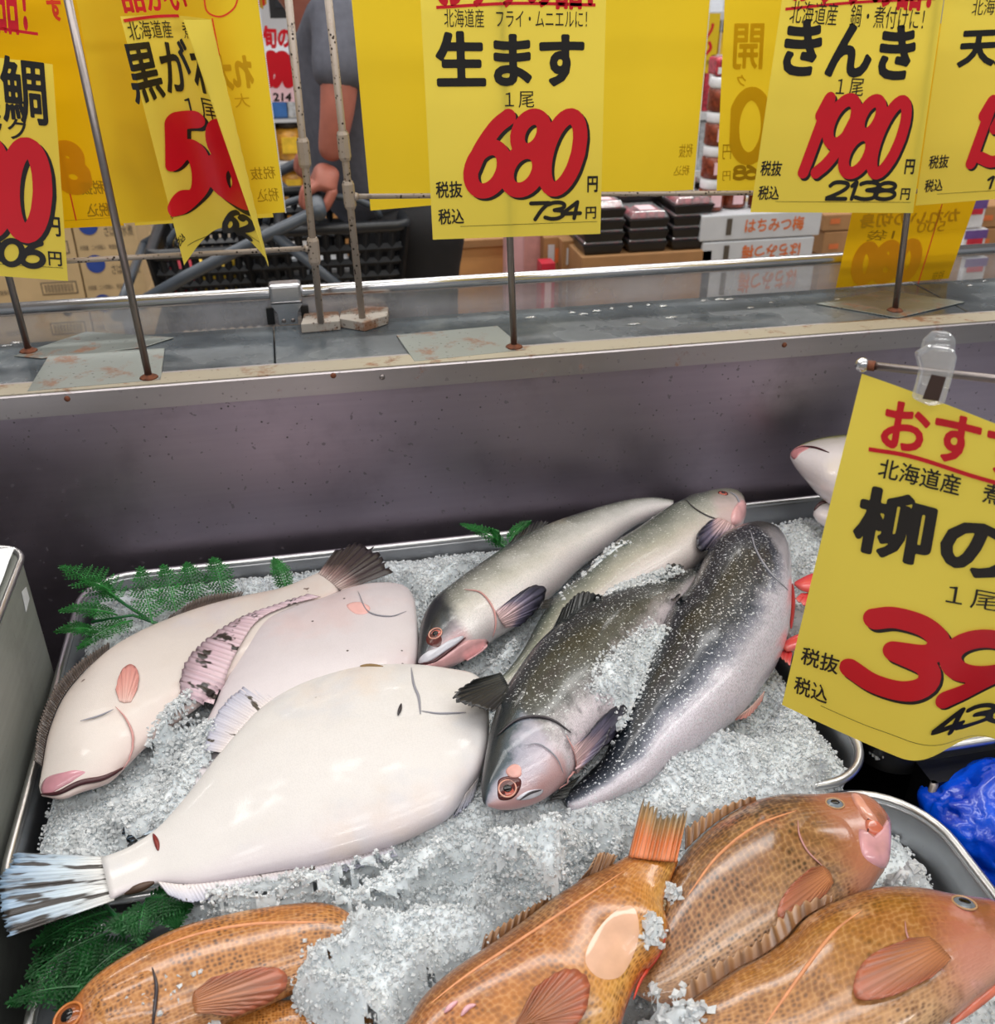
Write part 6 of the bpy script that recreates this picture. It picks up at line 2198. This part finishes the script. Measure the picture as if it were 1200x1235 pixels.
t = thing('shelf_card', 'white shelf card with red band and dark oval between the reverse signs', 'card', PY(863, 100, 3.6))
x0, x1, z0, z1 = span(855, 66, 872, 102, 3.6)
MB().box(x0, 3.6, z0, x1, 3.603, z1).build('card', M['jarcap'], t)
MB().box(x0 + .004, 3.598, z1 - .035, x1 - .004, 3.5995, z1 - .004).build('band', M['redpanel'], t)
MB().tube([((x0 + x1) / 2, 3.599, z1 - .05), ((x0 + x1) / 2, 3.598, z1 - .05)], .014, 16).build('oval', M['dark'], t)

for sh_, x_ in ((ps, .2), (gp, .5)):
    for e in (sh_.tl, sh_.tr):
        MB().tube([e, Vector((e.x, e.y, 3.0))], .002, 5).build('string', M['string'], sh_.root)
MB().tube([((x0 + x1) / 2, 3.601, z1), ((x0 + x1) / 2, 3.601, 3.0)], .002, 5).build('string', M['string'], t)

# ------------------------------------------------------------------ shopper with a cart
YP = 2.35


def skin_mesh(name, joints, edges, mat, parent, root=0, sub=2, label=None):
    me = bpy.data.meshes.new(name)
    off = wloc(parent)
    me.from_pydata([tuple(Vector(j[0]) - off) for j in joints], edges, [])
    me.materials.append(mat)
    o = bpy.data.objects.new(name, me)
    o.parent = parent
    COL.objects.link(o)
    sk = o.modifiers.new('skin', 'SKIN')
    sk.use_smooth_shade = True
    for i, j in enumerate(joints):
        r = j[1]
        me.skin_vertices[0].data[i].radius = r if isinstance(r, tuple) else (r, r)
        me.skin_vertices[0].data[i].use_root = (i == root)
    sm = o.modifiers.new('sub', 'SUBSURF')
    sm.levels = sub
    sm.render_levels = sub
    if label: o['label'] = label
    return o


skinm = plain('skin', (172, 104, 88), .5, var=.06, vscale=30)
shirt = plain('grey_shirt', (92, 94, 106), .8, var=.08, vscale=60)
trous = plain('black_trousers', (22, 22, 26), .8, var=.1)
hairm = plain('dark_hair', (38, 30, 28), .5, var=.2, vscale=90)
hx = PY(500, 270, YP).x
pe = thing('person', 'person in grey t-shirt and black trousers leaning on a shopping cart', 'person', (hx, YP, 0))
hand = PY(388, 214, YP - .08)
sh_ = PY(412, 22, YP - .05)
el_ = PY(408, 130, YP - .10)
wr_ = PY(397, 196, YP - .09)
shf = Vector((sh_.x + .03, YP + .26, sh_.z))
elf = Vector((el_.x, YP + .30, el_.z))
wrf = Vector((wr_.x, YP + .27, wr_.z))
pel = Vector((hx, YP + .1, .86))
chest = Vector((hx - .13, YP + .1, 1.22))
neck = Vector((hx - .20, YP + .1, 1.37))
headc = Vector((hx - .27, YP + .1, 1.50))
J = [(pel, (.09, .10)), (chest, (.085, .10)), (neck, .05), (headc, .085), (sh_, .05), (el_, .04), (wr_, .028), (shf, .05), (elf, .04), (wrf, .028),
     ((hx + .0, YP + .02, .80), .06), ((hx + .03, YP + .02, .46), .06), ((hx + .06, YP + .02, .08), .04), ((hx - .06, YP + .02, .03), .035),
     ((hx + .02, YP + .2, .80), .06), ((hx + .06, YP + .2, .46), .06), ((hx + .12, YP + .2, .08), .04), ((hx + .0, YP + .2, .03), .035),
     ((headc.x - .02, headc.y, headc.z + .06), .08)]
E = [(0, 1), (1, 2), (2, 3), (1, 4), (4, 5), (5, 6), (1, 7), (7, 8), (8, 9), (0, 10), (10, 11), (11, 12), (12, 13), (0, 14), (14, 15), (15, 16), (16, 17), (3, 18)]
body = skin_mesh('body', J, E, skinm, pe)
# shirt and trousers over the body
sl, slf = sh_.lerp(el_, .86), shf.lerp(elf, .86)
skin_mesh('t_shirt', [(pel + Vector((-.02, 0, .03)), (.155, .175)), (chest, (.14, .17)), (neck + Vector((.01, 0, -.04)), .075), (sh_, .066), (sl, .062), (shf, .066), (slf, .062)],
          [(0, 1), (1, 2), (1, 3), (3, 4), (1, 5), (5, 6)], shirt, pe, label='grey t-shirt')
skin_mesh('trousers', [(pel + Vector((-.02, 0, .12)), (.165, .175)), (pel, (.165, .175)), ((hx, YP + .02, .80), .108), ((hx + .03, YP + .02, .46), .085), ((hx + .06, YP + .02, .10), .07),
                       ((hx + .02, YP + .2, .80), .108), ((hx + .06, YP + .2, .46), .085), ((hx + .12, YP + .2, .10), .07)],
          [(0, 1), (1, 2), (2, 3), (3, 4), (1, 5), (5, 6), (6, 7)], trous, pe, label='black trousers')
skin_mesh('hair', [((headc.x + .03, headc.y, headc.z + .07), .095), ((headc.x + .05, headc.y, headc.z - .01), .06), ((headc.x - .06, headc.y, headc.z + .12), .05)], [(0, 1), (0, 2)], hairm, pe)
MB().ball((headc.x - .105, headc.y, headc.z + .02), .018, .014, .026).build('nose', skinm, pe, smooth=True)
for s_ in (-1, 1):
    MB().ball((headc.x + .0, headc.y + s_ * .085, headc.z + .02), .02, .008, .03).build('ear', skinm, pe, smooth=True)
    MB().ball((headc.x - .082, headc.y + s_ * .034, headc.z + .045), .011, .013, .008).build('eye', M['pupil'], pe, smooth=True)
MB().ball((headc.x - .088, headc.y, headc.z - .035), .012, .028, .006).build('mouth', M['pinkline'], pe, smooth=True)


def fingers(w, k, parent):
    """palm on the handle with four fingers curled over it and the thumb under"""
    w = Vector(w)
    pal = w + Vector((-.012, 0, -.035))
    Jh = [(w, .028), (pal, (.030, .036))]
    Eh = [(0, 1)]
    for f in range(4):
        yb = pal.y + k * (-.036 + f * .023)
        ln = (.9, 1.05, 1.0, .8)[f]
        b_ = len(Jh)
        Jh += [((pal.x - .02, yb, pal.z - .005), .011), ((pal.x - .045 * ln, yb, pal.z - .018), .0105), ((pal.x - .052 * ln, yb, pal.z - .048), .0098), ((pal.x - .030, yb, pal.z - .064), .0085)]
        Eh += [(1, b_), (b_, b_ + 1), (b_ + 1, b_ + 2), (b_ + 2, b_ + 3)]
    b_ = len(Jh)
    Jh += [((pal.x + .012, pal.y - k * .036, pal.z - .02), .013), ((pal.x - .006, pal.y - k * .042, pal.z - .05), .0115), ((pal.x - .026, pal.y - k * .034, pal.z - .066), .009)]
    Eh += [(1, b_), (b_, b_ + 1), (b_ + 1, b_ + 2)]
    return skin_mesh('hand', Jh, Eh, skinm, parent, root=0, sub=2)


fingers(wr_, 1, pe)
fingers(wrf, -1, pe)

hz = wr_.z - .075
hxx = wr_.x - .036
ct = thing('shopping_cart', 'dark grey shopping cart pushed by the person', 'shopping cart', (hxx - .35, YP + .08, 0))
MB().tube([(hxx, YP - .22, hz), (hxx, YP + .40, hz)], .017, 14).build('handle', M['tubegrey'], ct, smooth=True)
fr = MB()
for y in (YP - .2, YP + .38):
    fr.tube([(hxx, y, hz), (hxx - .12, y, hz - .05), (hxx - .28, y, hz - .12), (hxx - .44, y, hz - .20)], .013, 10)
    fr.tube([(hxx - .1, y, hz - .04), (hxx + .06, y, hz - .19), (hxx - .02, y, .12), (hxx - .44, y, .12)], .012, 10)
    fr.tube([(hxx - .42, y, hz - .2), (hxx - .35, y, .14)], .012, 10)
for (x, z) in ((hxx - .44, hz - .20), (hxx - .44, .12), (hxx - .02, .12), (hxx - .3, .3)):
    fr.tube([(x, YP - .2, z), (x, YP + .38, z)], .011, 8)
fr.build('frame', M['tubegrey'], ct, smooth=True)
for x in (hxx - .40, hxx - .08):
    for y in (YP - .2, YP + .38):
        MB().tube([(x, y - .015, .06), (x, y + .015, .06)], .058, 18).build('wheel', M['dark'], ct)


def basket(label, cx, cy, z0, lx, ly, h, group='dark shopping baskets in the cart'):
    t = thing('shopping_basket', label, 'basket', (cx, cy, z0), group)
    w = MB()
    dx0, dy0 = lx / 2 * .86, ly / 2 * .86
    for sx in (-1, 1):
        for k in range(13):
            f = -1 + 2 * k / 12
            a = (cx + sx * dx0, cy + f * dy0, z0)
            b_ = (cx + sx * lx / 2, cy + f * ly / 2, z0 + h)
            w.tube([a, b_], .0085, 4)
            a = (cx + f * dx0, cy + sx * dy0, z0)
            b_ = (cx + f * lx / 2, cy + sx * ly / 2, z0 + h)
            w.tube([a, b_], .0085, 4)
    for q in (.12, .28, .44, .60, .76):
        e = .86 + .14 * q
        P = rrect(cx - lx / 2 * e, cx + lx / 2 * e, cy - ly / 2 * e, cy + ly / 2 * e, .02, 3)
        w.tube([(p[0], p[1], z0 + h * q) for p in P], .010, 4, closed=True)
    w.build('wall_grid', M['dark'], t)
    MB().box(cx - dx0, cy - dy0, z0, cx + dx0, cy + dy0, z0 + .008).build('bottom', M['dark'], t)
    P = rrect(cx - lx / 2, cx + lx / 2, cy - ly / 2, cy + ly / 2, .025, 4)
    MB().tube([(p[0], p[1], z0 + h) for p in P], .013, 8, closed=True).build('rim', M['dark'], t, smooth=True)
    hp = [(cx - lx * .35 * math.cos(a), cy - ly * .40, z0 + h + .01 + .13 * math.sin(a) * .4) for a in np.linspace(0, math.pi, 12)]
    MB().tube(hp, .008, 8).build('handle', M['tubegrey'], t, smooth=True)
    return t


zb = PY(420, 285, YP - .15).z - .19
basket('dark basket in the cart nearest the black trousers', PY(392, 285, YP - .1).x, YP + .08, zb, .36, .40, .20)
basket('dark basket at the far end of the cart below the curled sign', PY(258, 285, YP - .1).x, YP + .08, zb - .02, .28, .38, .18)
for i, (xa, ya, m, lab) in enumerate(((228, 322, 'redfood', 'red and yellow packet in the far basket, left'), (262, 332, 'pack_yellow', 'yellow packet in the far basket'), (400, 330, 'jarcap', 'white crumpled pack in the near basket'), (345, 290, 'silverfilm', 'pale pack in the near basket'))):
    c = PY(xa, ya, YP + .02)
    o = MB().box(c.x - .045, YP - .04, zb + .012, c.x + .045, YP + .08, zb + .10 + .02 * (i % 2)).build('food_packet', M[m], origin=(c.x, YP, zb + .01), bevel=.012)
    tag(o, lab, 'packet')
c = PY(412, 265, YP + .45)
o = MB().box(c.x - .04, YP + .52, 0, c.x + .04, YP + .57, c.z + .06).build('orange_carton', M['card_orange'], origin=(c.x, YP + .47, c.z - .16), bevel=.004)
tag(o, 'orange carton showing behind the right pole', 'carton')
